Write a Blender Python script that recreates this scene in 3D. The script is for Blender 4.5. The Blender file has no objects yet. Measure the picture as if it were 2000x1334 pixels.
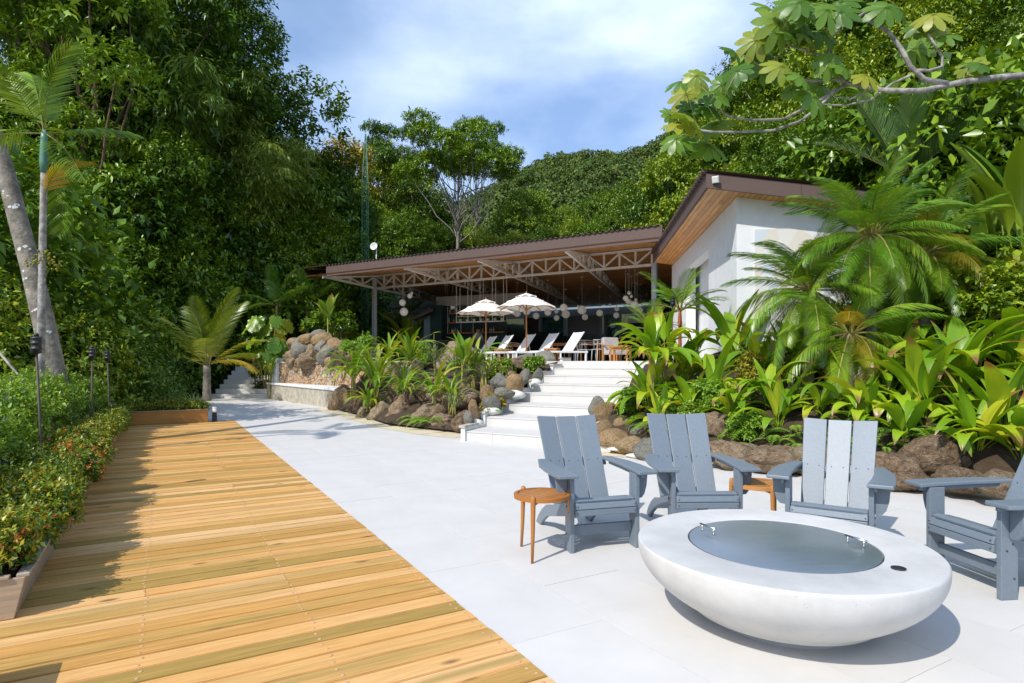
import bpy, bmesh, math, random
import numpy as np
from mathutils import Vector, Matrix, noise
R = math.radians
random.seed(7)
scene = bpy.context.scene
# ---------------------------------------------------------------- camera
EYE = 1.45; FOC = 1195.0; HOR = 705.0
cam_d = bpy.data.cameras.new('camera'); cam = bpy.data.objects.new('camera', cam_d)
scene.collection.objects.link(cam)
cam.location = (0, 0, EYE); cam.rotation_euler = (R(90), 0, 0)
cam_d.sensor_width = 36; cam_d.lens = FOC / 2000 * 36; cam_d.shift_y = 38 / 2000
cam_d.clip_start = .05; cam_d.clip_end = 3000
scene.camera = cam
# ---------------------------------------------------------------- sky, sun, exposure
SUN_EL = 46; SUN_AZ = 41          # shadows run away from the camera, to the right
world = bpy.data.worlds.new('World'); scene.world = world; world.use_nodes = True
wn = world.node_tree.nodes; wl = world.node_tree.links
for n in list(wn): wn.remove(n)
w_out = wn.new('ShaderNodeOutputWorld'); w_bg = wn.new('ShaderNodeBackground')
w_sky = wn.new('ShaderNodeTexSky'); w_sky.sky_type = 'NISHITA'; w_sky.sun_disc = False
w_sky.sun_elevation = R(SUN_EL); w_sky.sun_rotation = R(180 + SUN_AZ)
w_sky.air_density = 1.2; w_sky.dust_density = .6; w_sky.ozone_density = 2.5
w_tc = wn.new('ShaderNodeTexCoord'); w_map = wn.new('ShaderNodeMapping')
w_map.inputs['Location'].default_value = (1.3, .62, .3)
w_map.inputs['Scale'].default_value = (1.0, 1.0, 1.9)
w_n = wn.new('ShaderNodeTexNoise'); w_n.inputs['Scale'].default_value = 1.55
w_n.inputs['Detail'].default_value = 6; w_n.inputs['Roughness'].default_value = .52; w_n.inputs['Distortion'].default_value = .35
w_r = wn.new('ShaderNodeValToRGB'); w_r.color_ramp.elements[0].position = .38; w_r.color_ramp.elements[1].position = .66
w_r.color_ramp.elements[0].color = (0.12, 0.12, 0.12, 1); w_r.color_ramp.elements[1].color = (.9, .9, .9, 1)
w_n2 = wn.new('ShaderNodeTexNoise'); w_n2.inputs['Scale'].default_value = 3.1; w_n2.inputs['Detail'].default_value = 5
w_r2 = wn.new('ShaderNodeValToRGB')
w_r2.color_ramp.elements[0].position = .38; w_r2.color_ramp.elements[1].position = .68
w_r2.color_ramp.elements[0].color = (1.7, 2.6, 4.7, 1); w_r2.color_ramp.elements[1].color = (5.0, 5.9, 7.4, 1)
w_mix = wn.new('ShaderNodeMix'); w_mix.data_type = 'RGBA'
wl.new(w_tc.outputs['Generated'], w_map.inputs['Vector']); wl.new(w_map.outputs[0], w_n.inputs['Vector'])
wl.new(w_map.outputs[0], w_n2.inputs['Vector'])
wl.new(w_n.outputs['Fac'], w_r.inputs['Fac']); wl.new(w_n2.outputs['Fac'], w_r2.inputs['Fac'])
wl.new(w_r.outputs['Color'], w_mix.inputs['Factor']); wl.new(w_sky.outputs[0], w_mix.inputs[6]); wl.new(w_r2.outputs['Color'], w_mix.inputs[7])
wl.new(w_mix.outputs[2], w_bg.inputs['Color']); w_bg.inputs['Strength'].default_value = .15
wl.new(w_bg.outputs[0], w_out.inputs['Surface'])
sun_d = bpy.data.lights.new('sun', 'SUN'); sun = bpy.data.objects.new('sun', sun_d); scene.collection.objects.link(sun)
sun_d.energy = 3.3; sun_d.angle = R(.53); sun_d.color = (1, .955, .88)
ld = Vector((math.sin(R(SUN_AZ)) * math.cos(R(SUN_EL)), math.cos(R(SUN_AZ)) * math.cos(R(SUN_EL)), -math.sin(R(SUN_EL))))
sun.rotation_euler = ld.to_track_quat('-Z', 'Y').to_euler(); sun.location = (-20, -20, 30)
vs = scene.view_settings; vs.view_transform = 'Standard'; vs.look = 'None'; vs.exposure = .43; vs.gamma = 1; vs.use_curve_mapping = False
scene.render.engine = 'CYCLES'
scene.cycles.max_bounces = 7; scene.cycles.diffuse_bounces = 6; scene.cycles.glossy_bounces = 2; scene.cycles.transmission_bounces = 3; scene.cycles.transparent_max_bounces = 6
# ---------------------------------------------------------------- helpers
C = scene.collection
def at(px, py, Y):
    return Vector(((px - 1000) / FOC * Y, Y, EYE + (HOR - py) / FOC * Y))
def gnd(px, py, z=0.):
    Y = FOC * (EYE - z) / (py - HOR); return Vector(((px - 1000) / FOC * Y, Y, z))
class MB:
    def __init__(s): s.v = []; s.f = []
    def box(s, c, size, m=None):
        x, y, z = [k / 2 for k in size]; b = len(s.v); c = Vector(c)
        for p in ((-x,-y,-z),(x,-y,-z),(x,y,-z),(-x,y,-z),(-x,-y,z),(x,-y,z),(x,y,z),(-x,y,z)):
            q = Vector(p)
            if m is not None: q = m @ q
            s.v.append(q + c)
        for f in ((3,2,1,0),(4,5,6,7),(0,1,5,4),(1,2,6,5),(2,3,7,6),(3,0,4,7)): s.f.append([b + i for i in f])
        return s
    def bar(s, p, q, w, h, up=(0,0,1)):
        p = Vector(p); q = Vector(q); d = q - p; L = d.length
        if L < 1e-6: return s
        y = d / L; x = y.cross(Vector(up))
        if x.length < 1e-4: x = y.cross(Vector((1,0,0)))
        x.normalize(); z = x.cross(y)
        m = Matrix((x, y, z)).transposed()
        return s.box((p + q) / 2, (w, L, h), m)
    def tube(s, pts, rad, n=8, cap=True):
        pts = [Vector(p) for p in pts]; b0 = len(s.v); k = len(pts)
        if not hasattr(rad, '__len__'): rad = [rad] * k
        ref = None
        for i in range(k):
            t = (pts[min(i + 1, k - 1)] - pts[max(i - 1, 0)])
            t = t.normalized() if t.length > 1e-9 else Vector((0,0,1))
            if ref is None: ref = t.cross(Vector((0.31,.77,.2))).normalized()
            ref = (ref - t * ref.dot(t)).normalized(); bi = t.cross(ref)
            for j in range(n):
                a = 2 * math.pi * j / n
                s.v.append(pts[i] + (ref * math.cos(a) + bi * math.sin(a)) * rad[i])
        for i in range(k - 1):
            for j in range(n):
                a = b0 + i * n + j; b = b0 + i * n + (j + 1) % n
                s.f.append([a, b, b + n, a + n])
        if cap:
            s.f.append([b0 + j for j in range(n)][::-1]); s.f.append([b0 + (k - 1) * n + j for j in range(n)])
        return s
    def lathe(s, prof, n=32, c=(0,0,0), cap=True):
        b0 = len(s.v); c = Vector(c); k = len(prof)
        for r, z in prof:
            for j in range(n):
                a = 2 * math.pi * j / n; s.v.append(c + Vector((r * math.cos(a), r * math.sin(a), z)))
        for i in range(k - 1):
            for j in range(n):
                a = b0 + i * n + j; b = b0 + i * n + (j + 1) % n; s.f.append([a, b, b + n, a + n])
        if cap:
            s.f.append([b0 + j for j in range(n)][::-1]); s.f.append([b0 + (k - 1) * n + j for j in range(n)])
        return s
    def prism(s, poly, fa, fb):          # poly: 2D points, fa/fb map to 3D for the two faces
        b = len(s.v); n = len(poly)
        for p in poly: s.v.append(Vector(fa(*p)))
        for p in poly: s.v.append(Vector(fb(*p)))
        s.f.append([b + i for i in range(n)][::-1]); s.f.append([b + n + i for i in range(n)])
        for i in range(n):
            j = (i + 1) % n; s.f.append([b + i, b + j, b + n + j, b + n + i])
        return s
    def sphere(s, c, r, u=16, v=10):
        prof = [(max(.0005, r * math.sin(math.pi * i / v)), -r * math.cos(math.pi * i / v)) for i in range(v + 1)]
        return s.lathe(prof, u, c)
    def mesh(s, name, mat, smooth=False, fix=True):
        me = bpy.data.meshes.new(name); me.from_pydata([tuple(v) for v in s.v], [], s.f)
        if fix:
            bm = bmesh.new(); bm.from_mesh(me); bmesh.ops.recalc_face_normals(bm, faces=bm.faces); bm.to_mesh(me); bm.free()
        if smooth: me.polygons.foreach_set('use_smooth', [True] * len(me.polygons))
        if mat is not None: me.materials.append(mat)
        me.update(); return me
    def build(s, name, mat, parent=None, smooth=False, bevel=0, fix=True):
        o = ob(name, s.mesh(name, mat, smooth, fix), parent)
        if bevel:
            b = o.modifiers.new('bevel', 'BEVEL'); b.width = bevel; b.segments = 2; b.limit_method = 'ANGLE'; b.angle_limit = R(40)
        return o
def np_mesh(name, V, T, mat, smooth=False, attr=None):
    V = np.ascontiguousarray(V, dtype=np.float32).reshape(-1, 3); T = np.ascontiguousarray(T, dtype=np.int32)
    k = T.shape[1]; nf = len(T)
    me = bpy.data.meshes.new(name); me.vertices.add(len(V)); me.vertices.foreach_set('co', V.ravel())
    me.loops.add(nf * k); me.loops.foreach_set('vertex_index', T.ravel())
    me.polygons.add(nf); me.polygons.foreach_set('loop_start', np.arange(0, nf * k, k, dtype=np.int32))
    if smooth: me.polygons.foreach_set('use_smooth', np.ones(nf, dtype=bool))
    me.update(calc_edges=True)
    if attr is not None:
        a = me.attributes.new('along', 'FLOAT', 'POINT'); a.data.foreach_set('value', np.ascontiguousarray(attr, dtype=np.float32))
    if mat is not None: me.materials.append(mat)
    return me
def ob(name, data, parent=None, loc=None, rot=None, scale=None):
    o = bpy.data.objects.new(name, data); C.objects.link(o)
    if parent is not None: o.parent = parent
    if loc is not None: o.location = loc
    if rot is not None: o.rotation_euler = rot
    if scale is not None: o.scale = scale if hasattr(scale, '__len__') else (scale,) * 3
    return o
def tag(o, label=None, cat=None, group=None, kind=None):
    if label: o['label'] = label
    if cat: o['category'] = cat
    if group: o['group'] = group
    if kind: o['kind'] = kind
    return o
def thing(name, label, cat, loc=(0,0,0), rz=0, group=None, scale=None):
    return tag(ob(name, None, None, loc, (0,0,rz), scale), label, cat, group)
def struct(name, o): o['kind'] = 'structure'; return o
def smooth01(a, b, x):
    t = min(1, max(0, (x - a) / (b - a))); return t * t * (3 - 2 * t)
# ---------------------------------------------------------------- materials
def new_mat(name):
    m = bpy.data.materials.new(name); m.use_nodes = True; nt = m.node_tree
    return m, nt.nodes, nt.links, nt.nodes['Principled BSDF']
def ramp(ns, cols):
    r = ns.new('ShaderNodeValToRGB'); e = r.color_ramp.elements
    while len(e) < len(cols): e.new(.5)
    for i, (p, c) in enumerate(cols): e[i].position = p; e[i].color = (*c, 1)
    return r
def plain(name, col, rough=.6, var=.06, scale=6, bump=0, bscale=60, metal=0, spec=.5, wear=None):
    m, ns, lk, b = new_mat(name); b.inputs['Roughness'].default_value = rough; b.inputs['Metallic'].default_value = metal
    b.inputs['Specular IOR Level'].default_value = spec
    tc = ns.new('ShaderNodeTexCoord'); n = ns.new('ShaderNodeTexNoise'); n.inputs['Scale'].default_value = scale; n.inputs['Detail'].default_value = 8
    n.inputs['Roughness'].default_value = .65
    oi = ns.new('ShaderNodeObjectInfo'); ad = ns.new('ShaderNodeVectorMath'); ad.operation = 'ADD'
    lk.new(tc.outputs['Object'], ad.inputs[0]); lk.new(oi.outputs['Random'], ad.inputs[1]); lk.new(ad.outputs[0], n.inputs['Vector'])
    lo = tuple(max(0, c * (1 - var * 2)) for c in col); hi = tuple(min(1, c * (1 + var * 2)) for c in col)
    cols = [(.28, lo), (.72, hi)]
    if wear: cols = [(.22, wear), (.4, lo), (.75, hi)]
    r = ramp(ns, cols); lk.new(n.outputs['Fac'], r.inputs['Fac'])
    tn = ns.new('ShaderNodeMapRange'); tn.inputs['To Min'].default_value = .975; tn.inputs['To Max'].default_value = 1.015; lk.new(oi.outputs['Random'], tn.inputs['Value'])
    tm_ = ns.new('ShaderNodeMix'); tm_.data_type = 'RGBA'; tm_.blend_type = 'MULTIPLY'; tm_.inputs['Factor'].default_value = 1; lk.new(r.outputs[0], tm_.inputs[6]); lk.new(tn.outputs[0], tm_.inputs[7]); lk.new(tm_.outputs[2], b.inputs['Base Color'])
    if bump:
        n2 = ns.new('ShaderNodeTexNoise'); n2.inputs['Scale'].default_value = bscale; n2.inputs['Detail'].default_value = 6
        lk.new(ad.outputs[0], n2.inputs['Vector'])
        bp = ns.new('ShaderNodeBump'); bp.inputs['Strength'].default_value = bump; bp.inputs['Distance'].default_value = .02
        lk.new(n2.outputs['Fac'], bp.inputs['Height']); lk.new(bp.outputs[0], b.inputs['Normal'])
    return m
def leaf_mat(name, cols, rough=.42, trans=.28, tip=None, objvar=.5, spec=.5, gloss=.045):
    """cols: dark to light list of leaf colours; every leaf (mesh island) and every object takes its own mix"""
    m, ns, lk, b = new_mat(name)
    g = ns.new('ShaderNodeNewGeometry'); oi = ns.new('ShaderNodeObjectInfo')
    mx = ns.new('ShaderNodeMath'); mx.operation = 'MULTIPLY_ADD'; mx.inputs[1].default_value = 1 - objvar
    m2 = ns.new('ShaderNodeMath'); m2.operation = 'MULTIPLY'; m2.inputs[1].default_value = objvar
    lk.new(oi.outputs['Random'], m2.inputs[0]); lk.new(g.outputs['Random Per Island'], mx.inputs[0]); lk.new(m2.outputs[0], mx.inputs[2])
    r = ramp(ns, [(i / (len(cols) - 1) * .8 + .1, c) for i, c in enumerate(cols)])
    lk.new(mx.outputs[0], r.inputs['Fac']); col = r.outputs[0]
    if tip:
        at_ = ns.new('ShaderNodeAttribute'); at_.attribute_name = 'along'
        tc = ns.new('ShaderNodeTexCoord'); n = ns.new('ShaderNodeTexNoise'); n.inputs['Scale'].default_value = 9; n.inputs['Detail'].default_value = 4
        lk.new(tc.outputs['Object'], n.inputs['Vector'])
        a1 = ns.new('ShaderNodeMath'); a1.operation = 'MULTIPLY_ADD'; a1.inputs[1].default_value = .22; lk.new(n.outputs['Fac'], a1.inputs[0]); lk.new(at_.outputs['Fac'], a1.inputs[2])
        a2 = ns.new('ShaderNodeMath'); a2.operation = 'MULTIPLY_ADD'; a2.inputs[1].default_value = .16; lk.new(oi.outputs['Random'], a2.inputs[0]); lk.new(a1.outputs[0], a2.inputs[2])
        rr = ramp(ns, [(1.04 / 1.4, (0,0,0)), (1.16 / 1.4, (1,1,1))]); dv = ns.new('ShaderNodeMath'); dv.operation = 'DIVIDE'; dv.inputs[1].default_value = 1.4
        lk.new(a2.outputs[0], dv.inputs[0]); lk.new(dv.outputs[0], rr.inputs['Fac'])
        mi = ns.new('ShaderNodeMix'); mi.data_type = 'RGBA'; mi.inputs[7].default_value = (*tip, 1)
        lk.new(rr.outputs[0], mi.inputs['Factor']); lk.new(col, mi.inputs[6]); col = mi.outputs[2]
    ns.remove(b); df = ns.new('ShaderNodeBsdfDiffuse'); lk.new(col, df.inputs['Color'])
    t = ns.new('ShaderNodeBsdfTranslucent'); br = ns.new('ShaderNodeMix'); br.data_type = 'RGBA'; br.blend_type = 'MULTIPLY'; br.inputs['Factor'].default_value = 1
    br.inputs[7].default_value = (1.5, 1.35, .5, 1); lk.new(col, br.inputs[6]); lk.new(br.outputs[2], t.inputs['Color'])
    ms = ns.new('ShaderNodeMixShader'); ms.inputs[0].default_value = trans
    lk.new(df.outputs[0], ms.inputs[1]); lk.new(t.outputs[0], ms.inputs[2])
    gl = ns.new('ShaderNodeBsdfGlossy'); gl.inputs['Roughness'].default_value = rough; m3 = ns.new('ShaderNodeMixShader'); m3.inputs[0].default_value = gloss; lk.new(ms.outputs[0], m3.inputs[1]); lk.new(gl.outputs[0], m3.inputs[2]); lk.new(m3.outputs[0], ns['Material Output'].inputs['Surface'])
    return m
def wood_mat(name, cols, rough=.55, grain=(1.2, 26, 26), knots=True, green=None, along='x', wet=.4):
    """boards: colour picked per object, long grain, streaks and knots"""
    m, ns, lk, b = new_mat(name); b.inputs['Roughness'].default_value = rough; b.inputs['Specular IOR Level'].default_value = wet
    tc = ns.new('ShaderNodeTexCoord'); oi = ns.new('ShaderNodeObjectInfo')
    cmb = ns.new('ShaderNodeCombineXYZ')
    for k, f in ((0, 37.), (1, 91.), (2, 53.)):
        q = ns.new('ShaderNodeMath'); q.operation = 'MULTIPLY'; q.inputs[1].default_value = f; lk.new(oi.outputs['Random'], q.inputs[0]); lk.new(q.outputs[0], cmb.inputs[k])
    ad = ns.new('ShaderNodeVectorMath'); ad.operation = 'ADD'; lk.new(tc.outputs['Object'], ad.inputs[0]); lk.new(cmb.outputs[0], ad.inputs[1])
    mp = ns.new('ShaderNodeMapping'); mp.inputs['Scale'].default_value = grain; lk.new(ad.outputs[0], mp.inputs['Vector'])
    n = ns.new('ShaderNodeTexNoise'); n.inputs['Scale'].default_value = 1; n.inputs['Detail'].default_value = 8; n.inputs['Roughness'].default_value = .6; n.inputs['Distortion'].default_value = .6
    lk.new(mp.outputs[0], n.inputs['Vector'])
    base = ramp(ns, [(i / (len(cols) - 1), c) for i, c in enumerate(cols)])
    q = ns.new('ShaderNodeMath'); q.operation = 'MULTIPLY_ADD'; q.inputs[1].default_value = .34; q.inputs[2].default_value = -.17
    lk.new(n.outputs['Fac'], q.inputs[0]); q2 = ns.new('ShaderNodeMath'); q2.operation = 'ADD'; lk.new(q.outputs[0], q2.inputs[0]); lk.new(oi.outputs['Random'], q2.inputs[1])
    lk.new(q2.outputs[0], base.inputs['Fac']); col = base.outputs[0]
    fine = ns.new('ShaderNodeTexNoise'); fine.inputs['Scale'].default_value = 4; fine.inputs['Detail'].default_value = 6; lk.new(mp.outputs[0], fine.inputs['Vector'])
    fr = ramp(ns, [(.3, (.78,.76,.74)), (.65, (1.08,1.06,1.04))]); lk.new(fine.outputs['Fac'], fr.inputs['Fac'])
    mm = ns.new('ShaderNodeMix'); mm.data_type = 'RGBA'; mm.blend_type = 'MULTIPLY'; mm.inputs['Factor'].default_value = .85; lk.new(col, mm.inputs[6]); lk.new(fr.outputs[0], mm.inputs[7]); col = mm.outputs[2]
    if green:
        mp2 = ns.new('ShaderNodeMapping'); mp2.inputs['Scale'].default_value = (.3, 7, 7); lk.new(ad.outputs[0], mp2.inputs['Vector'])
        n2 = ns.new('ShaderNodeTexNoise'); n2.inputs['Scale'].default_value = 1; n2.inputs['Detail'].default_value = 4; lk.new(mp2.outputs[0], n2.inputs['Vector'])
        r2 = ramp(ns, [(.55, (0,0,0)), (.72, (.8,.8,.8))]); lk.new(n2.outputs['Fac'], r2.inputs['Fac'])
        mi = ns.new('ShaderNodeMix'); mi.data_type = 'RGBA'; mi.inputs[7].default_value = (*green, 1); lk.new(r2.outputs[0], mi.inputs['Factor']); lk.new(col, mi.inputs[6]); col = mi.outputs[2]
    if knots:
        mp3 = ns.new('ShaderNodeMapping'); mp3.inputs['Scale'].default_value = (2.1, 5.2, 5.2); lk.new(ad.outputs[0], mp3.inputs['Vector'])
        vo = ns.new('ShaderNodeTexVoronoi'); vo.inputs['Scale'].default_value = 1.; lk.new(mp3.outputs[0], vo.inputs['Vector'])
        r3 = ramp(ns, [(.06, (.85,.85,.85)), (.15, (0,0,0))]); lk.new(vo.outputs['Distance'], r3.inputs['Fac'])
        mi = ns.new('ShaderNodeMix'); mi.data_type = 'RGBA'; mi.inputs[7].default_value = (.16,.075,.03, 1); lk.new(r3.outputs[0], mi.inputs['Factor']); lk.new(col, mi.inputs[6]); col = mi.outputs[2]
    lk.new(col, b.inputs['Base Color'])
    bp = ns.new('ShaderNodeBump'); bp.inputs['Strength'].default_value = .25; bp.inputs['Distance'].default_value = .004
    lk.new(fine.outputs['Fac'], bp.inputs['Height']); lk.new(bp.outputs[0], b.inputs['Normal'])
    return m
def pored(m):
    # pinholes and faint water stains of cast concrete
    ns = m.node_tree.nodes; lk = m.node_tree.links; b = ns['Principled BSDF']; src = b.inputs['Base Color'].links[0].from_socket
    tc = ns.new('ShaderNodeTexCoord'); vo = ns.new('ShaderNodeTexVoronoi'); vo.inputs['Scale'].default_value = 46; lk.new(tc.outputs['Object'], vo.inputs['Vector'])
    r = ramp(ns, [(.07, (.35,.33,.3)), (.13, (1,1,1))]); lk.new(vo.outputs['Distance'], r.inputs['Fac'])
    n = ns.new('ShaderNodeTexNoise'); n.inputs['Scale'].default_value = 9; lk.new(tc.outputs['Object'], n.inputs['Vector'])
    r2 = ramp(ns, [(.5, (0,0,0)), (.62, (.8,.8,.8))]); lk.new(n.outputs['Fac'], r2.inputs['Fac'])
    mx = ns.new('ShaderNodeMix'); mx.data_type = 'RGBA'; mx.blend_type = 'MULTIPLY'; lk.new(r2.outputs[0], mx.inputs['Factor']); lk.new(src, mx.inputs[6]); lk.new(r.outputs[0], mx.inputs[7]); lk.new(mx.outputs[2], b.inputs['Base Color'])
    return m
M = {}
M['tile'] = plain('patio_tile', (.625,.60,.565), .62, .02, 2.2, .12, 260, spec=.3, wear=(.57,.54,.50))
M['grout'] = plain('grout', (.40,.365,.31), .9, .1)
M['cream'] = plain('cream_strip', (.62,.53,.36), .9, .06, 3, .2, 90)
M['mortar'] = plain('white_mortar', (.66,.65,.6), .9, .12, 9, .5, 40)
M['deck'] = wood_mat('deck_pine', [(.70,.40,.14), (.46,.275,.075), (.66,.34,.095), (.74,.48,.23), (.56,.29,.075), (.36,.24,.06), (.68,.365,.11), (.73,.44,.18), (.50,.28,.075)], .62, green=(.36,.25,.075), wet=.3)
M['deck_dark'] = plain('deck_shadow_bed', (.03,.022,.015), .9)
M['screw'] = plain('screw_plug', (.62,.36,.2), .5)
M['planter'] = wood_mat('planter_wood', [(.36,.28,.20), (.44,.38,.31), (.46,.33,.20), (.34,.29,.24)], .75, grain=(1.5,20,20))
M['planter_new'] = wood_mat('planter_new_wood', [(.52,.27,.08), (.46,.23,.06)], .6, grain=(1.2,16,16), knots=False)
M['teak'] = wood_mat('teak', [(.46,.20,.055), (.38,.145,.03), (.52,.245,.075)], .45, grain=(8,60,60), knots=False)
M['chair'] = plain('slate_blue_plastic', (.165,.20,.235), .40, .05, 60, .08, 500, spec=.5)
M['screw_dark'] = plain('dark_screw', (.02,.02,.025), .4)
M['concrete'] = pored(plain('white_concrete', (.60,.585,.56), .55, .05, 3.5, .06, 120, wear=(.50,.475,.435)))
M['black'] = plain('black_metal', (.018,.018,.02), .5, .2, 20)
M['pole'] = plain('brown_pole', (.06,.045,.035), .6, .2, 20)
M['truss'] = plain('painted_steel', (.76,.74,.70), .5, .05)
M['truss_blue'] = plain('painted_steel_frame', (.50,.56,.60), .5, .05)
M['fascia'] = plain('brown_fascia', (.115,.074,.062), .75, .05, 40, .1, 300)
M['roofing'] = plain('brown_roofing', (.10,.062,.05), .55, .15, 5)
M['stucco'] = plain('white_stucco', (.74,.745,.75), .85, .03, 4, .25, 160)
M['ceil'] = None
M['rock_brown'] = None
M['white'] = plain('white_paint', (.78,.78,.76), .5, .03)
M['sling'] = plain('white_sling', (.72,.72,.71), .7, .03, 90, .1, 400)
M['canvas'] = plain('cream_canvas', (.74,.70,.64), .85, .03, 12, .1, 200)
M['globe'] = plain('opal_glass', (.82,.80,.76), .25, .02)
_b = M['globe'].node_tree.nodes['Principled BSDF']; _b.inputs['Emission Color'].default_value = (1, .93, .82, 1); _b.inputs['Emission Strength'].default_value = .10
M['steel'] = plain('steel', (.55,.55,.54), .25, .05, metal=1)
M['green_wall'] = plain('dark_green_panel', (.012,.045,.042), .5, .08)
M['dark'] = plain('interior_shade_black', (.02,.018,.016), .7, .2)  # near-black colour stands in for the shade inside openings
M['slats'] = plain('dark_brown_slat', (.12,.07,.045), .6, .2, 12)
M['bluegrey'] = plain('blue_grey_wall', (.23,.30,.36), .8, .05)
M['greywall'] = plain('grey_wall', (.42,.40,.38), .8, .05)
M['bark_red'] = plain('reddish_bark', (.16,.095,.06), .95, .3, 7, .9, 18)
M['bark_grey'] = plain('grey_bark', (.27,.235,.19), .95, .22, 5, .8, 22, wear=(.1,.075,.055))
M['bark_pale'] = plain('pale_lichen_bark', (.36,.335,.30), .9, .25, 9, .5, 30, wear=(.13,.10,.075))
M['lichen'] = plain('lichen_patch', (.62,.63,.60), .95, .1, 30)
M['soil'] = plain('soil', (.055,.036,.02), 1, .3, 5, .8, 30)
M['rust'] = plain('red_brown_trunk', (.34,.095,.03), .6, .2, 8)
M['frondstem'] = plain('yellow_green_stalk', (.30,.26,.06), .5, .15, 5)
M['crownshaft'] = plain('green_crownshaft', (.10,.24,.17), .45, .15, 3)
# leaves
M['lf_jungle'] = leaf_mat('jungle_leaf', [(0.0269, 0.0632, 0.005), (0.0592, 0.1306, 0.0085), (0.1212, 0.2213, 0.0118), (0.2288, 0.3162, 0.0169), (0.3499, 0.4005, 0.0254)], .36, 0.15)
M['lf_dark'] = leaf_mat('dark_leaf', [(0.0331, 0.0796, 0.0064), (0.0742, 0.1594, 0.0106), (0.1487, 0.2604, 0.0149), (0.2478, 0.3676, 0.0213)], .36, 0.15)
M['lf_light'] = leaf_mat('light_leaf', [(0.064, 0.1366, 0.0078), (0.1372, 0.2328, 0.0117), (0.2194, 0.3212, 0.0156), (0.3658, 0.3854, 0.0273)], .4, 0.15)
M['lf_yellow'] = leaf_mat('yellowish_leaf', [(0.0715, 0.1155, 0.0098), (0.1789, 0.2004, 0.0136), (0.3399, 0.2929, 0.0195), (0.42, 0.2466, 0.0293)], .4, 0.15)
M['lf_bamboo'] = leaf_mat('bamboo_leaf', [(0.0537, 0.1139, 0.015), (0.1225, 0.2216, 0.0241), (0.2299, 0.3165, 0.0391), (0.3832, 0.4431, 0.0677)], .4, 0.15)
M['lf_hill'] = leaf_mat('hill_leaf', [(0.0258, 0.0602, 0.0119), (0.0452, 0.0928, 0.0159), (0.0838, 0.1311, 0.0199), (0.1419, 0.1748, 0.0298), (0.071, 0.1039, 0.0219)], .6, 0.08, objvar=0, gloss=.015)
M['lf_strap'] = leaf_mat('strap_leaf', [(0.119, 0.2576, 0.0117), (0.2063, 0.3713, 0.014), (0.3015, 0.4546, 0.0175), (0.4761, 0.5, 0.0293)], .36, 0.3, tip=(.26,.13,.04), objvar=.75)
M['lf_strap_l'] = leaf_mat('arching_leaf', [(0.105, 0.2325, 0.0156), (0.18, 0.33, 0.0182), (0.27, 0.39, 0.026), (0.45, 0.42, 0.052)], .36, .35, tip=(.24,.14,.04), objvar=.75)
M['lf_palm'] = leaf_mat('palm_leaflet', [(0.0596, 0.1595, 0.0136), (0.1092, 0.244, 0.0175), (0.1788, 0.3191, 0.0194), (0.2583, 0.3566, 0.0243)], .3, 0.2, objvar=.6)
M['lf_palm_y'] = leaf_mat('yellow_palm_leaflet', [(0.144, 0.2, 0.015), (0.264, 0.275, 0.02), (0.408, 0.3, 0.025), (0.504, 0.25, 0.02)], .32, .3, objvar=.5)
M['lf_fan'] = leaf_mat('grey_green_palm_leaflet', [(0.0631, 0.1403, 0.0378), (0.1122, 0.2104, 0.063), (0.1683, 0.2664, 0.0882)], .3, 0.15)
M['lf_coco'] = leaf_mat('coconut_leaflet', [(.10,.17,.012), (.16,.23,.016), (.24,.28,.02), (.34,.32,.03)], .32, .3, objvar=.5)
M['lf_fern'] = leaf_mat('fern_leaflet', [(0.1238, 0.2599, 0.0216), (0.198, 0.3622, 0.03), (0.2805, 0.441, 0.036)], .5, .35)
M['lf_hedge'] = leaf_mat('hedge_leaf', [(0.1003, 0.2096, 0.0168), (0.1881, 0.3249, 0.024), (0.301, 0.4192, 0.036)], .45, 0.2, objvar=.3)
M['lf_ixora'] = leaf_mat('golden_shrub_leaf', [(0.0392, 0.1103, 0.011), (0.0896, 0.1764, 0.0132), (0.2128, 0.294, 0.022), (0.4032, 0.3969, 0.033), (0.448, 0.2499, 0.022)], .38, .25, objvar=.25)
M['lf_ixora2'] = M['lf_ixora']
M['lf_red'] = leaf_mat('red_flower', [(.45,.06,.02), (.5,.14,.03), (.55,.25,.04)], .5, .2)
M['lf_purple'] = leaf_mat('purple_flower', [(.10,.07,.30), (.18,.13,.45)], .6, .2)
M['lf_cec'] = leaf_mat('cecropia_leaf', [(0.0676, 0.1544, 0.0139), (0.1106, 0.2253, 0.0173), (0.1597, 0.2703, 0.0259), (0.2948, 0.3089, 0.0259)], .4, 0.3, objvar=.85)
M['lf_ear'] = leaf_mat('elephant_ear_leaf', [(0.084, 0.198, 0.0168), (0.1512, 0.297, 0.0216), (0.2352, 0.363, 0.024), (0.4032, 0.363, 0.036)], .3, .3, objvar=.8, gloss=.025)
M['lf_grass'] = leaf_mat('grass_blade', [(.11,.16,.05), (.18,.24,.08), (.34,.36,.18)], .5, .3, objvar=.3)
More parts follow.
